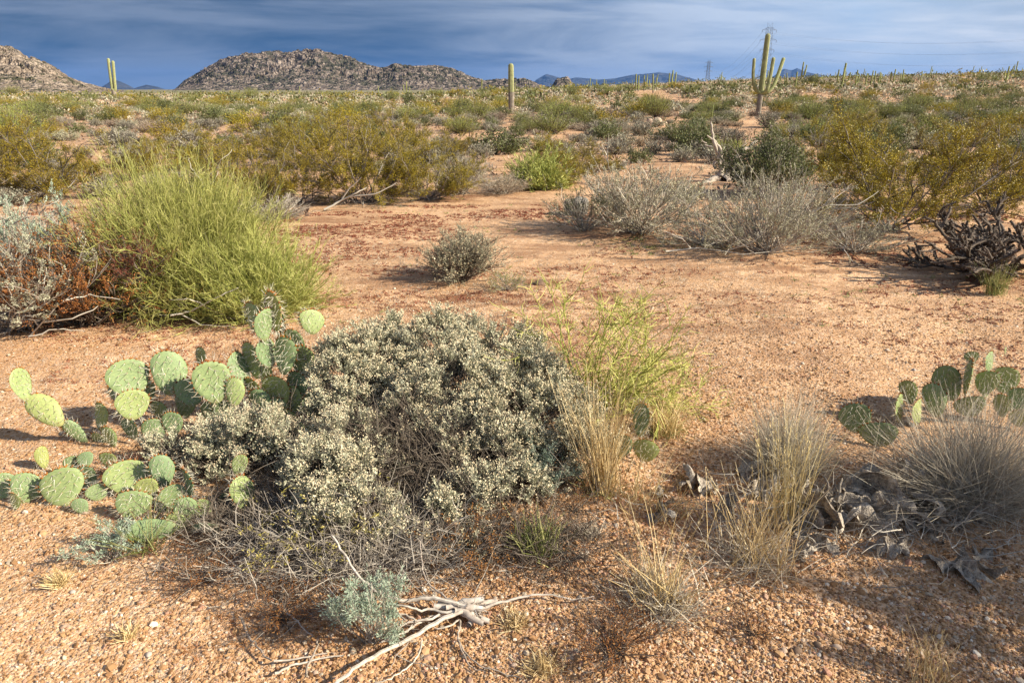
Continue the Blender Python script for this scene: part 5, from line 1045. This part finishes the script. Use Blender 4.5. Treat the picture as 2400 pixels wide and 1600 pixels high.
c3 = [(263, 380, 435, 1), (578, 370, 482, 4), (667, 408, 482, 0), (716, 385, 487, 2), (772, 378, 508, 0), (813, 310, 440, 2), (832, 362, 432, 0), (1090, 318, 502, 3), (1185, 365, 492, 1), (1247, 357, 408, 4),
      (1257, 388, 492, 0), (1292, 370, 482, 0), (1318, 373, 472, 2), (1345, 380, 482, 0), (1358, 385, 470, 0), (1445, 360, 476, 2), (1508, 362, 462, 1), (1635, 372, 466, 4), (1700, 340, 416, 1), (1740, 400, 442, 1), (1780, 378, 418, 0),
      (1838, 374, 416, 2), (1893, 378, 420, 0), (1992, 338, 405, 0), (1975, 370, 408, 0), (2050, 340, 398, 1), (2195, 347, 398, 2), (2220, 340, 470, 1), (2255, 338, 420, 0), (2290, 305, 402, 4), (2125, 372, 395, 0), (1050, 380, 414, 0),
      (930, 390, 418, 0), (1560, 396, 440, 0), (199, 608, 710, 0), (2180, 365, 398, 0), (2350, 358, 392, 2), (1120, 372, 412, 2), (1660, 392, 420, 0), (2275, 360, 405, 0), (2330, 350, 395, 0), (490, 385, 430, 0), (1240, 380, 420, 0)]
c2 = [(450, 385, 484, 3), (965, 368, 450, 0), (1712, 363, 442, 3), (1808, 368, 442, 2), (1760, 372, 432, 0), (2028, 335, 458, 0), (2045, 345, 458, 0), (2085, 345, 452, 2), (2148, 333, 466, 1), (2270, 308, 442, 2), (2297, 322, 440, 0), (2170, 335, 390, 0),
      (770, 432, 466, 1), (695, 428, 470, 0), (255, 418, 482, 0), (680, 440, 472, 0), (2003, 376, 420, 0), (1200, 392, 420, 0), (2105, 338, 400, 0), (1390, 412, 436, 2)]
c1 = [(2082, 480, 545, 0), (2065, 420, 462, 0)]
lst = [(x / 2.94 + 1600, a / 2.94 + 40, b / 2.94 + 40, k, 3) for x, a, b, k in c3] + [(x / 2.94 + 800, a / 2.94 + 60, b / 2.94 + 60, k, 2) for x, a, b, k in c2] + [(x / 2.94, a / 2.94 + 60, b / 2.94 + 60, k, 1) for x, a, b, k in c1]
speclab = {(1090, 3): 'three-armed saguaro, largest on the ridge right of the power pylon', (199, 3): 'short stubby saguaro standing left of the big armed one', (813, 3): 'tall saguaro with side arm in front of the blue distant mountain',
           (2220, 3): 'armed saguaro standing nearer than the ridge at the right edge', (2290, 3): 'tallest saguaro on the skyline near the right edge', (2148, 2): 'two-armed saguaro at the right of the central saguaro group',
           (2270, 2): 'tall saguaro pair member nearest the second small pylon', (450, 2): 'many-armed saguaro in front of the granite mountain left of the single column', (1712, 2): 'forked saguaro before the far blue range', (263, 3): 'small armed saguaro on the horizon between the two pylons',
           (1247, 3): 'saguaro with crooked left arm among the ridge group', (1700, 3): 'saguaro high on the ridge with two short arms', (2082, 1): 'small saguaro below the granite mountain among bushes', (1445, 3): 'twin-stemmed saguaro on the right ridge', (2028, 2): 'leftmost tall column of the central saguaro group'}
used = set(); rng_s = Rn(170)
kinds = ['armless far saguaro column', 'far saguaro with two raised arms', 'far saguaro with one right-hand arm', 'far saguaro with several raised arms', 'far saguaro with one left-hand arm']
for i, (x, a, b, k, c) in enumerate(lst):
    p = T(x, b, 150); hz = P(x, a, p[1])[2] - p[2]
    if k in used: o = copy_tree(SP[k])
    else: o = SP[k]; used.add(k)
    key = [q for q in speclab if q[1] == c and abs(((x - {3: 1600, 2: 800, 1: 0}[c]) * 2.94) - q[0]) < 2]
    tag(o, speclab[key[0]] if key else ('short ' if hz < 1.9 else 'tall ' if hz > 3.1 else '') + kinds[k] + ', ' + where(p, 1)[2], 'saguaro', 'saguaros scattered along the horizon'); wf = hz * 1.25
    place(o, p, 0 if i % 3 else .25, (wf, wf, hz)); o.rotation_euler = (rng_s.normal() * .03, rng_s.normal() * .045, rng_s.uniform(-.7, .7) + (PI if rng_s.random() < .5 else 0))

# ------------------------------------------------------------------ power line
def lattice(name, H, loc, rz, arms, label, w0=.085, th=.10):
    r = empty(name, loc, rz); tag(r, label, 'pylon', 'lattice pylons of the power line'); mb = MB(); hw = lambda z: (H * w0) * (1 - z / H * .78) if z < H * .62 else (H * w0) * (1 - .62 * .78) * (1 - (z / H - .62) * .6)
    zs = np.linspace(0, H * .93, 13); cs = [(1, 1), (-1, 1), (-1, -1), (1, -1)]; seg = []
    for a, b in zip(zs[:-1], zs[1:]):
        for i, (cx_, cy_) in enumerate(cs):
            nx_, ny_ = cs[(i + 1) % 4]; A = (cx_ * hw(a), cy_ * hw(a), a); B = (cx_ * hw(b), cy_ * hw(b), b); D = (nx_ * hw(b), ny_ * hw(b), b); E = (nx_ * hw(a), ny_ * hw(a), a)
            seg += [(A, B, th), (A, D, th * .6), (E, B, th * .6), (B, D, th * .6)]
    for A, B, t_ in seg: tubes(mb, np.array([A, B]), t_, t_, 0, .5, 4)
    mb.obj('tower_body', M['steel'], r)
    for z, ln in arms:
        for sd in (-1, 1):
            am = MB(); e = (sd * ln, 0, z)
            for yy in (-1, 1):
                tubes(am, np.array([(sd * hw(z) * .9, yy * hw(z) * .9, z), e]), th * .8, th * .6, 0, .5, 4); tubes(am, np.array([(sd * hw(z) * .9, yy * hw(z) * .9, z + H * .03), e]), th * .6, th * .5, 0, .5, 4)
            am.obj('crossarm', M['steel'], r)
            im = MB(); tubes(im, np.array([e, (e[0], e[1], z - 1.6)]), .16, .16, 0, .1, 6); im.obj('insulator', M['steel'], r)
    hm_ = MB(); z = H * .93
    for sd in (-1, 1): tubes(hm_, np.array([(sd * hw(z), 0, z), (sd * H * .045, 0, H)]), th * .8, th * .7, 0, .5, 4); tubes(hm_, np.array([(-sd * hw(z), 0, z), (sd * H * .045, 0, H)]), th * .5, th * .5, 0, .5, 4)
    hm_.obj('tower_peak', M['steel'], r); return r
D1 = 600.0; q = ray(1787, 210); X1 = q[0] / q[1] * D1; z1_ = lambda py, D: CAM_H + (210 - py) / 1705 * D
H1 = z1_(68, D1); A1 = [z1_(83, D1), z1_(104, D1), z1_(125, D1)]; al = [6.0, 7.0, 6.0]
lattice('power_pylon', H1, (X1, D1, 0), .15, list(zip(A1, al)), 'tall lattice power pylon rising behind the big armed saguaro')
D2 = 1500.0; q = ray(1656, 210); X2 = q[0] / q[1] * D2; H2 = z1_(145, D2); A2 = [H2 * .90, H2 * .76, H2 * .62]
lattice('power_pylon', H2, (X2, D2, 0), .0, list(zip(A2, [8, 9, 8])), 'small far lattice pylon left of the big armed saguaro', th=.22)
D3 = 420.0; X3 = 430.0
lattice('power_pylon', H1, (X3, D3, 0), .6, list(zip(A1, al)), 'lattice pylon beyond the right edge of the photo')
def wire(a, b, sag, rad, lab):
    t = np.linspace(0, 1, 41)[:, None]; p = np.array(a) * (1 - t) + np.array(b) * t; p[:, 2] -= sag * 4 * (t * (1 - t))[:, 0]; mb = MB(); tubes(mb, p, rad, rad, 0, .2, 4); tag(mb.obj('power_line', M['steel']), lab, 'power line', 'wires between the pylons')
lv = ['top', 'middle', 'lowest']
for k in range(3):
    for sd in (-1, 1):
        a = (X1 + sd * al[k] * math.cos(.15), D1 + sd * al[k] * math.sin(.15), A1[k] - 1.6); b = (X3 + sd * al[k] * math.cos(.6), D3 + sd * al[k] * math.sin(.6), A1[k] - 1.6)
        wire(a, b, 13.0, .022, f'{["left", "right"][sd > 0]} {lv[k]} wire sagging from the tall pylon to the right edge')
        wire(a, (X2 + sd * 8, D2, A2[k] - 1.6), 22, .05, f'{["left", "right"][sd > 0]} {lv[k]} wire running from the tall pylon down to the small far one')

# ------------------------------------------------------------------ bushes of the plain
def far_bush(seed, name, H, R, lm, tm, nst, nl, lsz, lw=.6, tmax=1.35, up=.05, shell=.5):
    rng = Rn(seed); root = MB(); d = fan(rng, nst, 0, tmax); tl = np.arccos(d[:, 2]); ln = (H * np.cos(tl) + R * np.sin(tl)) * rng.uniform(.6, 1, nst)
    P1 = grow(rng, rng.normal(size=(nst, 3)) * [R * .1, R * .1, 0], d, ln, 4, .12, (0, 0, up)); P1[..., 2] = np.maximum(P1[..., 2], .01); tubes(root, P1, .007, .003, 1, rng.random(nst), 2)
    q, dq, i = sprout(rng, P1, nl, shell, 1.0, .5); ct = rng.random(nst); q = q + rng.normal(size=q.shape) * [R * .07, R * .07, H * .05]; q[:, 2] = np.maximum(q[:, 2], .02)
    leaves(root, rng, q, dq + rng.normal(size=q.shape) * .5 + [0, 0, .3], rng.uniform(.6, 1.3, nl) * lsz, rng.uniform(.6, 1.1, nl) * lsz * lw, 0, .5 * ct[i] + .5 * rng.random(nl))
    return root.mesh(name, [M[lm], M[tm]])
KIND = {}
KIND['bursage'] = [far_bush(200 + i, 'bursage_bush', .45, .42, 'bursage', 'dark_twig', 110, 1500, .050, .60) for i in range(4)]
KIND['tan'] = [far_bush(210 + i, 'tan_bush', .42, .48, 'tan', 'dark_twig', 130, 1300, .048, .5) for i in range(3)]
KIND['jojoba'] = [far_bush(220 + i, 'dull_green_bush', .75, .65, 'jojoba', 'dark_twig', 80, 2100, .068, .65) for i in range(4)]
KIND['palo'] = [far_bush(230 + i, 'pale_green_bush', 1.05, .85, 'palo', 'dark_twig', 160, 3200, .085, .20, 1.2, .10, .35) for i in range(4)]
KIND['creo'] = [far_bush(240 + i, 'creosote_bush', 1.05, .85, 'creo_leaf', 'dark_twig', 60, 2600, .060, .6, 1.3) for i in range(3)]
KIND['sagey'] = [far_bush(250 + i, 'sage_bush', .5, .5, 'sagedull', 'dark_twig', 90, 1500, .050, .6) for i in range(3)]
INFO = {'bursage': ('bursage_bush', 'bush', 'low rounded grey bush scattered over the sandy plain', 'grey bushes scattered over the plain'), 'tan': ('tan_bush', 'bush', 'low tan-brown dry bush scattered over the sandy plain', 'tan dry bushes scattered over the plain'),
        'jojoba': ('dull_green_bush', 'bush', 'dull dark green bush standing on the sandy plain', 'dull green bushes on the plain'), 'palo': ('pale_green_bush', 'bush', 'pale yellow-green feathery bush standing on the sandy plain', 'pale green bushes on the plain'),
        'creo': ('creosote_bush', 'creosote bush', 'olive-yellow creosote bush out on the sandy plain', 'creosote bushes out on the plain'), 'sagey': ('sage_bush', 'bush', 'silvery grey-green bush on the sandy plain', 'silvery bushes on the plain')}
ADJ = {'bursage': 'rounded grey bush', 'tan': 'tan-brown dry bush', 'jojoba': 'dull dark green bush', 'palo': 'pale yellow-green feathery bush', 'creo': 'olive-yellow creosote bush', 'sagey': 'silvery grey-green bush'}
for kk, (hh, rr_) in {'bursage': (.42, .38), 'tan': (.36, .42), 'jojoba': (.70, .60), 'palo': (.95, .80), 'creo': (.85, .80), 'sagey': (.45, .45)}.items():
    for me_ in KIND[kk]: fit(me_, hh, rr_)
def put_bush(kind, pos, sc, rz, label=None):
    if label is None:
        z_, d_, l_ = where(pos, sc[0]); label = f'{z_}{ADJ[kind]}, {d_} row, {l_}'
    nm, cat, lab, grp = INFO[kind]; me = KIND[kind][int(rz * 7) % len(KIND[kind])]; o = bpy.data.objects.new(nm, me); C.objects.link(o); tag(o, label or lab, cat, grp); place(o, pos, rz, sc)
# notable ones: kind, px of middle, py of foot, width px, height px
note = [('palo', 1118, 282, 62, 50, 'pale green feathery bush just left of the single saguaro column'), ('palo', 1085, 262, 42, 40, 'left part of the pale green pair left of the single saguaro'), ('palo', 1172, 252, 28, 30, 'small pale green bush touching the left of the single saguaro'),
        ('palo', 1315, 280, 75, 55, 'wide pale green feathery bush right of the single saguaro'), ('palo', 1355, 292, 52, 52, 'lower pale green bush beside the wide one right of the single saguaro'), ('palo', 1538, 276, 78, 55, 'round olive-green bush above the rock pile'),
        ('palo', 1340, 225, 36, 28, 'small green bush high on the slope behind the wide pale green bush'), ('jojoba', 1150, 212, 58, 20, 'dark green bush clump on the skyline left of the single saguaro'), ('palo', 922, 240, 30, 30, 'bright green bush under the right end of the granite mountain'),
        ('jojoba', 960, 248, 32, 28, 'dark bush below the many-armed saguaro'), ('palo', 590, 235, 40, 30, 'bright yellow-green bush in front of the left foot of the granite mountain'), ('palo', 560, 240, 28, 26, 'smaller yellow-green bush left of the bright one below the mountain'),
        ('palo', 180, 262, 75, 30, 'spreading yellow-green bush on the left plain'), ('palo', 30, 220, 55, 26, 'yellow-green bush below the left boulder hill'), ('jojoba', 385, 262, 55, 30, 'dark green bush on the plain behind the left creosotes'), ('jojoba', 120, 280, 90, 38, 'wide dark green bush at the left of the plain'),
        ('sagey', 435, 320, 50, 30, 'grey-green bush behind the left creosote thicket'), ('bursage', 270, 340, 100, 42, 'wide pale grey bush behind the broad left creosote'), ('jojoba', 1210, 322, 40, 34, 'dark green bush at the foot of the single saguaro'), ('jojoba', 1150, 300, 26, 26, 'dark round bush left of the single saguaro foot'),
        ('palo', 1240, 310, 40, 35, 'yellow-green bush right of the single saguaro foot'), ('bursage', 1190, 325, 34, 20, 'round grey cushion bush below the single saguaro'), ('bursage', 1140, 345, 32, 24, 'round dark grey cushion bush beside the open sand'),
        ('jojoba', 1900, 205, 55, 28, 'dark green bush on the ridge behind the ridge saguaros'), ('palo', 1715, 215, 30, 24, 'green bush on the slope left of the big saguaro'), ('jojoba', 1688, 205, 22, 18, 'small dark bush on the slope left of the big saguaro'), ('jojoba', 1862, 240, 28, 22, 'dark bush right of the big saguaro'),
        ('bursage', 1857, 308, 28, 22, 'round grey cushion bush right of the big saguaro foot'), ('jojoba', 1638, 262, 30, 20, 'dark bush left of the stubby saguaro'), ('bursage', 1800, 300, 60, 35, 'tan-grey bush in front of the big saguaro'), ('tan', 1500, 345, 60, 28, 'tan bush right of the rock pile'),
        ('bursage', 1460, 345, 70, 34, 'pale grey mound bush left of the olive bush'), ('jojoba', 2200, 262, 34, 20, 'dark green bush on the right slope'), ('sagey', 1420, 300, 60, 28, 'silvery bush below the wide pale green bush'), ('palo', 1425, 225, 30, 22, 'small green bush on the central slope')]
taken = []
for i, (kd, px, py, w, h, lab) in enumerate(note):
    p = T(px, py); s = p[1] / 1705; me = KIND[kd][0]; H0 = {'bursage': .42, 'tan': .36, 'jojoba': .70, 'palo': .95, 'creo': .85, 'sagey': .45}[kd]; R0 = {'bursage': .38, 'tan': .42, 'jojoba': .60, 'palo': .80, 'creo': .80, 'sagey': .45}[kd]
    wx = w * s / 2 / R0; hz = h * s / H0; wx = min(max(wx, .5), 2.6); hz = min(max(hz, .5), 2.2); put_bush(kd, p, (wx, wx * .9, hz), i * .37 % 6.2, lab); taken.append((p[0], p[1]))
rng = Rn(300); cnt = {k: 0 for k in KIND}; n_far = 0; far = {k: [] for k in KIND}
cand = []
clear = [(-2.2, 5, 1.3), (.4, 3.2, 1)]
for y0_, y1_, dens in ((9.5, 14, .50), (14, 24, .85), (24, 45, 1.10), (45, 80, 1.15), (80, 130, .75), (130, 210, .20)):
    A = .5 * 1.62 * (y1_ ** 2 - y0_ ** 2); m = int(A * dens); y = np.sqrt(rng.uniform(y0_ ** 2, y1_ ** 2, m)); x = (rng.random(m) - .5) * 1.62 * y
    cand += list(zip(x, y))
cand.sort(key=lambda c: c[1])
names = list(KIND); 
for x, y in cand:
    az = x / y; px = 1200 + az * 1705
    if y < 14.5 and (1010 < px < 1420 and y < 13 or y < 10.2 and 600 < px < 1500): continue
    if y < 13 and 560 < px: 
        if rng.random() < .35: continue
    if (1735 < px < 1815 and y < 38) or (1178 < px < 1218 and 22 < y < 42): continue
    if px < 1100 and 14 < y < 50 and rng.random() < .40: continue
    # open sandy lanes across the plain
    if vnoise(x / 5 + 40, y / 9 + 7, 77) > .80 and y < 90: continue
    if any(abs(x - a) < .5 and abs(y - b) < .5 for a, b in taken): continue
    u = rng.random(); pn = vnoise(x / 14 + 90, y / 20, 78)
    if px < 1100 and y < 40: w = [.38, .24, .13, .05, .03, .17]
    elif px > 1600: w = [.38, .30, .12, .06, .02, .12]
    else: w = [.38, .27, .11, .06, .04, .14]
    w = np.array(w); w[2] *= .4 + 1.2 * pn; w[3] *= .4 + 1.3 * pn; w /= w.sum(); kd = names[int(np.searchsorted(np.cumsum(w), u).clip(0, 5))]
    if kd == 'palo' and y > 60 and rng.random() < .7: kd = ('jojoba', 'bursage', 'tan')[int(rng.random() * 3)]
    if kd in ('palo', 'creo') and y < 20: kd = 'bursage' if rng.random() < .6 else 'sagey'
    s = rng.uniform(.5, 1.15) * (1 if y > 14 else .75); sz = s * rng.uniform(.75, 1.1)
    if y > 70: s *= 1.15
    pos = (x, y, float(Hgt(x, y)) - .02)
    if cnt[kd] < 262 and y < 120: put_bush(kd, pos, (s, s, sz), rng.uniform(0, 6.28)); cnt[kd] += 1
    else: far[kd].append((pos, s, sz))
INFO2 = {'bursage': 'grey', 'tan': 'tan', 'jojoba': 'dark green', 'palo': 'pale green', 'creo': 'olive', 'sagey': 'silvery'}
for kd, lst_ in far.items():
    if not lst_: continue
    H0 = {'bursage': .45, 'tan': .42, 'jojoba': .85, 'palo': 1.15, 'creo': 1.05, 'sagey': .5}[kd]; R0 = {'bursage': .45, 'tan': .48, 'jojoba': .75, 'palo': .95, 'creo': .85, 'sagey': .5}[kd]
    mb = MB()
    for near in (True, False):
        sub = [l for l in lst_ if (l[0][1] < 70) == near]
        if not sub: continue
        c = np.array([l[0] for l in sub]); s = np.array([l[1] for l in sub]); n = len(c); K = 32 if near else 15
        d = fan(rng, n * K, 0, 1.5).reshape(n, K, 3); q = c[:, None] + d * rng.uniform(.45, .95, (n, K, 1)) * np.array([R0, R0, H0]) * s[:, None, None]; q = q.reshape(-1, 3)
        lz = {'palo': .28, 'jojoba': .24, 'creo': .24}.get(kd, .17) * (.85 if near else 1.35); ct = np.repeat(rng.random(n), K)
        leaves(mb, rng, q, d.reshape(-1, 3) + rng.normal(size=(n * K, 3)) * .6, lz, lz * .7, 0, .6 * ct + .4 * rng.random(n * K))
    tag(mb.obj(INFO[kd][0] + '_cover', M[{'bursage': 'bursage', 'tan': 'tan', 'jojoba': 'jojoba', 'palo': 'palo', 'creo': 'creo_leaf', 'sagey': 'sagedull'}[kd]]), f'far-off {INFO2[kd]} bushes covering the plain and the ridge', kind='stuff')
print('bushes', cnt, {k: len(v) for k, v in far.items()})

# ------------------------------------------------------------------ ground cover and gravel
def cover(name, n, mat, xr, yr, h, dens_fn, lab, seed, blades=7, rad=.0011, sp=.5, px_lim=None):
    rng = Rn(seed); y = np.sqrt(rng.uniform(yr[0] ** 2, yr[1] ** 2, n)); x = rng.uniform(xr[0], xr[1], n) * y; k = rng.random(n) < dens_fn(x, y); x = x[k]; y = y[k]; n = len(x)
    c = np.stack([x, y, Hgt(x, y)], 1); j = np.repeat(np.arange(n), blades); d = fan(rng, len(j), .3, 1.45); hs = rng.uniform(.5, 1.3, n) * h
    P1 = grow(rng, c[j] + rng.normal(size=(len(j), 3)) * [h * sp, h * sp, 0], d, hs[j] * rng.uniform(.5, 1, len(j)), 3, .25); P1[..., 2] = np.maximum(P1[..., 2], c[j][:, None, 2] + .002)
    mb = MB(); rr = rad * np.clip(np.hypot(x, y) / 2.5, 1, 4); tubes(mb, P1, rr[j], rr[j] * .4, 0, np.clip(.5 * rng.random(n)[j] + .5 * rng.random(len(j)), 0, 1), 2); tag(mb.obj(name, M[mat]), lab, kind='stuff')
def dn(seed, s, lo, hi, ys=1.0): return lambda x, y: sstep(lo, hi, fbm(x / s, y / (s * ys), seed, 4) + .5)
def spots(*ps): return lambda x, y: np.clip(sum(w_ * np.exp(-((x - a_) / sx_) ** 2 - ((y - b_) / sy_) ** 2) for a_, b_, sx_, sy_, w_ in ps), 0, 1)
cover('rust_ground_cover', 20000, 'rustred', (-.75, .8), (3.4, 9.5), .028, lambda x, y: dn(5, 1.1, .46, .62, .35)(x, y) * np.interp(x / y, [-.8, -.35, .0, .25, .8], [.3, 1.6, 1.1, .45, .8]), 'thin drifts of dead red-brown annual plants on the gravel', 401, 6)
cover('rust_ground_cover', 3600, 'rust', (-.75, .6), (1.3, 3.4), .022, dn(15, .6, .52, .70), 'low rust-brown dead annual plants between the front shrubs', 402, 7, .0007)
cover('dry_grass_cover', 9000, 'greygrass', (-.75, .8), (1.3, 10), .026, dn(25, 1.6, .48, .70, .6), 'thin dry grass seedlings on the gravel', 403, 5, .0007)
cover('green_ground_cover', 9000, 'greengrass', (-.8, .85), (4.2, 10.5), .032, lambda x, y: dn(35, 1.3, .48, .66, .4)(x, y) * np.clip(.12 + 1.2 * (np.exp(-((x - 4.2) / 1.4) ** 2 - ((y - 5.7) / .9) ** 2) + np.exp(-((x - 1.9) / 1.5) ** 2 - ((y - 7.0) / .7) ** 2) + np.exp(-((x + 3.4) / .9) ** 2 - ((y - 4.1) / .35) ** 2)), 0, 1), 'short green seedlings growing in the shelter of the shrubs', 404, 7)
cover('bark_litter', 5200, 'dark_twig', (-.75, .75), (1.3, 4.6), .03, lambda x, y: np.clip(np.exp(-((x - 1.2) / .75) ** 2 - ((y - 2.15) / .35) ** 2) + np.exp(-((x + .4) / .7) ** 2 - ((y - 2.0) / .35) ** 2) + .05, 0, 1) * .8, 'broken twigs and plant litter lying on the gravel', 405, 4, .0008)

cover('rust_plant_cover', 5200, 'rust', (-.75, .6), (1.35, 3.0), .035, spots((-.72, 1.75, .28, .16, .9), (-1.05, 2.0, .25, .10, .8), (.02, 1.92, .28, .10, .8), (.62, 2.25, .22, .22, .9), (.30, 1.55, .16, .10, .6), (-.45, 1.6, .2, .1, .7)), 'orange-brown tangle of dead annuals around the feet of the front shrubs', 406, 9, .0007)
def tuft_cover():
    rng = Rn(410); n = 11000; y = np.sqrt(rng.uniform(8.5 ** 2, 75 ** 2, n)); x = (rng.random(n) - .5) * 1.62 * y; px = 1200 + x / y * 1705; k = ~((y < 11.5) & (px > 1000) & (px < 1450)); x, y = x[k], y[k]; n = len(x); K = 9
    c = np.stack([x, y, Hgt(x, y)], 1)[:, None]; s = rng.uniform(.5, 1.4, n)[:, None, None]; d = fan(rng, n * K, .1, 1.4).reshape(n, K, 3); q = (c + d * s * .07 * rng.uniform(.2, 1, (n, K, 1))).reshape(-1, 3)
    mb = MB(); leaves(mb, rng, q, d.reshape(-1, 3), np.repeat(s.ravel(), K) * .10, np.repeat(s.ravel(), K) * .035, 0, np.repeat(rng.random(n), K) * .6 + .4 * rng.random(n * K)); tag(mb.obj('tuft_cover', M['tan']), 'countless tiny dry tufts between the bushes of the plain', kind='stuff')
tuft_cover()
def gravel():
    rng = Rn(500); n = 300000; y = rng.uniform(1.05, 6.2, n); y = 1.05 + (6.2 - 1.05) * rng.random(n) ** 1.55; x = rng.uniform(-1, 1, n) * (.35 + y * .80)
    s = np.exp(rng.normal(size=n) * .46) * .0028; big = rng.random(n) < .010; s[big] *= 2.2; s = np.clip(s * np.interp(y, [1, 3, 6], [.98, 1.0, 1.1]), .0015, .013)
    sl = fbm(x / 1.1, y / 1.1, 61, 3); k = rng.random(n) < np.clip(.95 + sl * 2.6, .25, 1) * np.interp(y, [2.8, 4.8, 6], [1, .25, .05]); x, y, s = x[k], y[k], s[k]; n = len(x)
    me = bpy.data.meshes.new('gravel'); me.vertices.add(n); me.vertices.foreach_set('co', np.stack([x, y, Hgt(x, y) + s * .25], 1).astype(np.float32).ravel())
    a = me.attributes.new('psize', 'FLOAT_VECTOR', 'POINT'); a.data.foreach_set('vector', (s[:, None] * rng.uniform(.65, 1.5, (n, 3)) * [1, 1, .6]).astype(np.float32).ravel())
    a = me.attributes.new('prot', 'FLOAT_VECTOR', 'POINT'); a.data.foreach_set('vector', rng.uniform(-3.1, 3.1, (n, 3)).astype(np.float32).ravel() * np.tile([.25, .25, 1], n).astype(np.float32))
    a = me.attributes.new('ptint', 'FLOAT', 'POINT'); a.data.foreach_set('value', rng.random(n).astype(np.float32))
    o = bpy.data.objects.new('gravel', me); C.objects.link(o); tag(o, 'loose pinkish-orange granite gravel', kind='stuff')
    m, t = new_mat('gravel_stone'); at = N(t, 'ShaderNodeAttribute', attribute_name='ptint', attribute_type='INSTANCER')
    c = ramp(t, at.outputs['Fac'], [(0, (.14, .066, .027)), (.15, (.28, .148, .066)), (.45, (.40, .232, .108)), (.65, (.46, .288, .15)), (.78, (.44, .232, .15)), (.88, (.34, .275, .20)), (.95, (.54, .42, .30)), (1, (.74, .64, .52))])
    b = N(t, 'ShaderNodeBsdfPrincipled'); L(t, c, b.inputs['Base Color']); b.inputs['Roughness'].default_value = .8; b.inputs['Specular IOR Level'].default_value = .3; oo = N(t, 'ShaderNodeOutputMaterial'); L(t, b.outputs[0], oo.inputs[0])
    me.materials.append(m)
    g = bpy.data.node_groups.new('gravel_scatter', 'GeometryNodeTree'); g.interface.new_socket('Geometry', in_out='INPUT', socket_type='NodeSocketGeometry'); g.interface.new_socket('Geometry', in_out='OUTPUT', socket_type='NodeSocketGeometry')
    gi = g.nodes.new('NodeGroupInput'); go = g.nodes.new('NodeGroupOutput'); ico = g.nodes.new('GeometryNodeMeshIcoSphere'); ico.inputs['Radius'].default_value = 1; ico.inputs['Subdivisions'].default_value = 1
    sm = g.nodes.new('GeometryNodeSetMaterial'); sm.inputs['Material'].default_value = m; g.links.new(ico.outputs['Mesh'], sm.inputs['Geometry'])
    ip = g.nodes.new('GeometryNodeInstanceOnPoints'); g.links.new(gi.outputs[0], ip.inputs['Points']); g.links.new(sm.outputs[0], ip.inputs['Instance'])
    for nm_, sk in (('psize', 'Scale'), ('prot', 'Rotation')):
        na = g.nodes.new('GeometryNodeInputNamedAttribute'); na.data_type = 'FLOAT_VECTOR'; na.inputs['Name'].default_value = nm_; g.links.new(na.outputs['Attribute'], ip.inputs[sk])
    g.links.new(ip.outputs[0], go.inputs[0]); md = o.modifiers.new('scatter', 'NODES'); md.node_group = g
gravel()

# palo verde standing just beyond the right edge; it shades the corner of the gravel
def shade_tree():
    rng = Rn(600); r = empty('palo_verde_tree', (4.25, 0.22, 0)); tag(r, 'palo verde tree just outside the right edge, shading the corner', 'tree')
    t = MB(); lf = MB(); P0 = grow(rng, np.zeros((4, 3)) + rng.normal(size=(4, 3)) * [.08, .08, 0], fan(rng, 4, .1, .5), 1.7, 9, .1, (0, 0, .04)); tubes(t, P0, .06, .03, 0, .3, 8)
    s, d, _ = sprout(rng, P0, 26, .4, 1, .7); P1 = grow(rng, s, d, rng.uniform(.5, .9, 26), 7, .13); tubes(t, P1, .022, .008, 0, .4, 5)
    s, d, _ = sprout(rng, P1, 260, .2, 1, .7); P2 = grow(rng, s, d, rng.uniform(.2, .45, 260), 5, .15); tubes(t, P2, .006, .003, 0, .5, 3)
    q, d, _ = sprout(rng, P2, 26000, 0, 1, .8); leaves(lf, rng, q + rng.normal(size=q.shape) * .03, d, .06, .018, 0, rng.random(len(q)))
    t.obj('trunk', M['palo'], r); lf.obj('crown', M['palo'], r)
shade_tree()
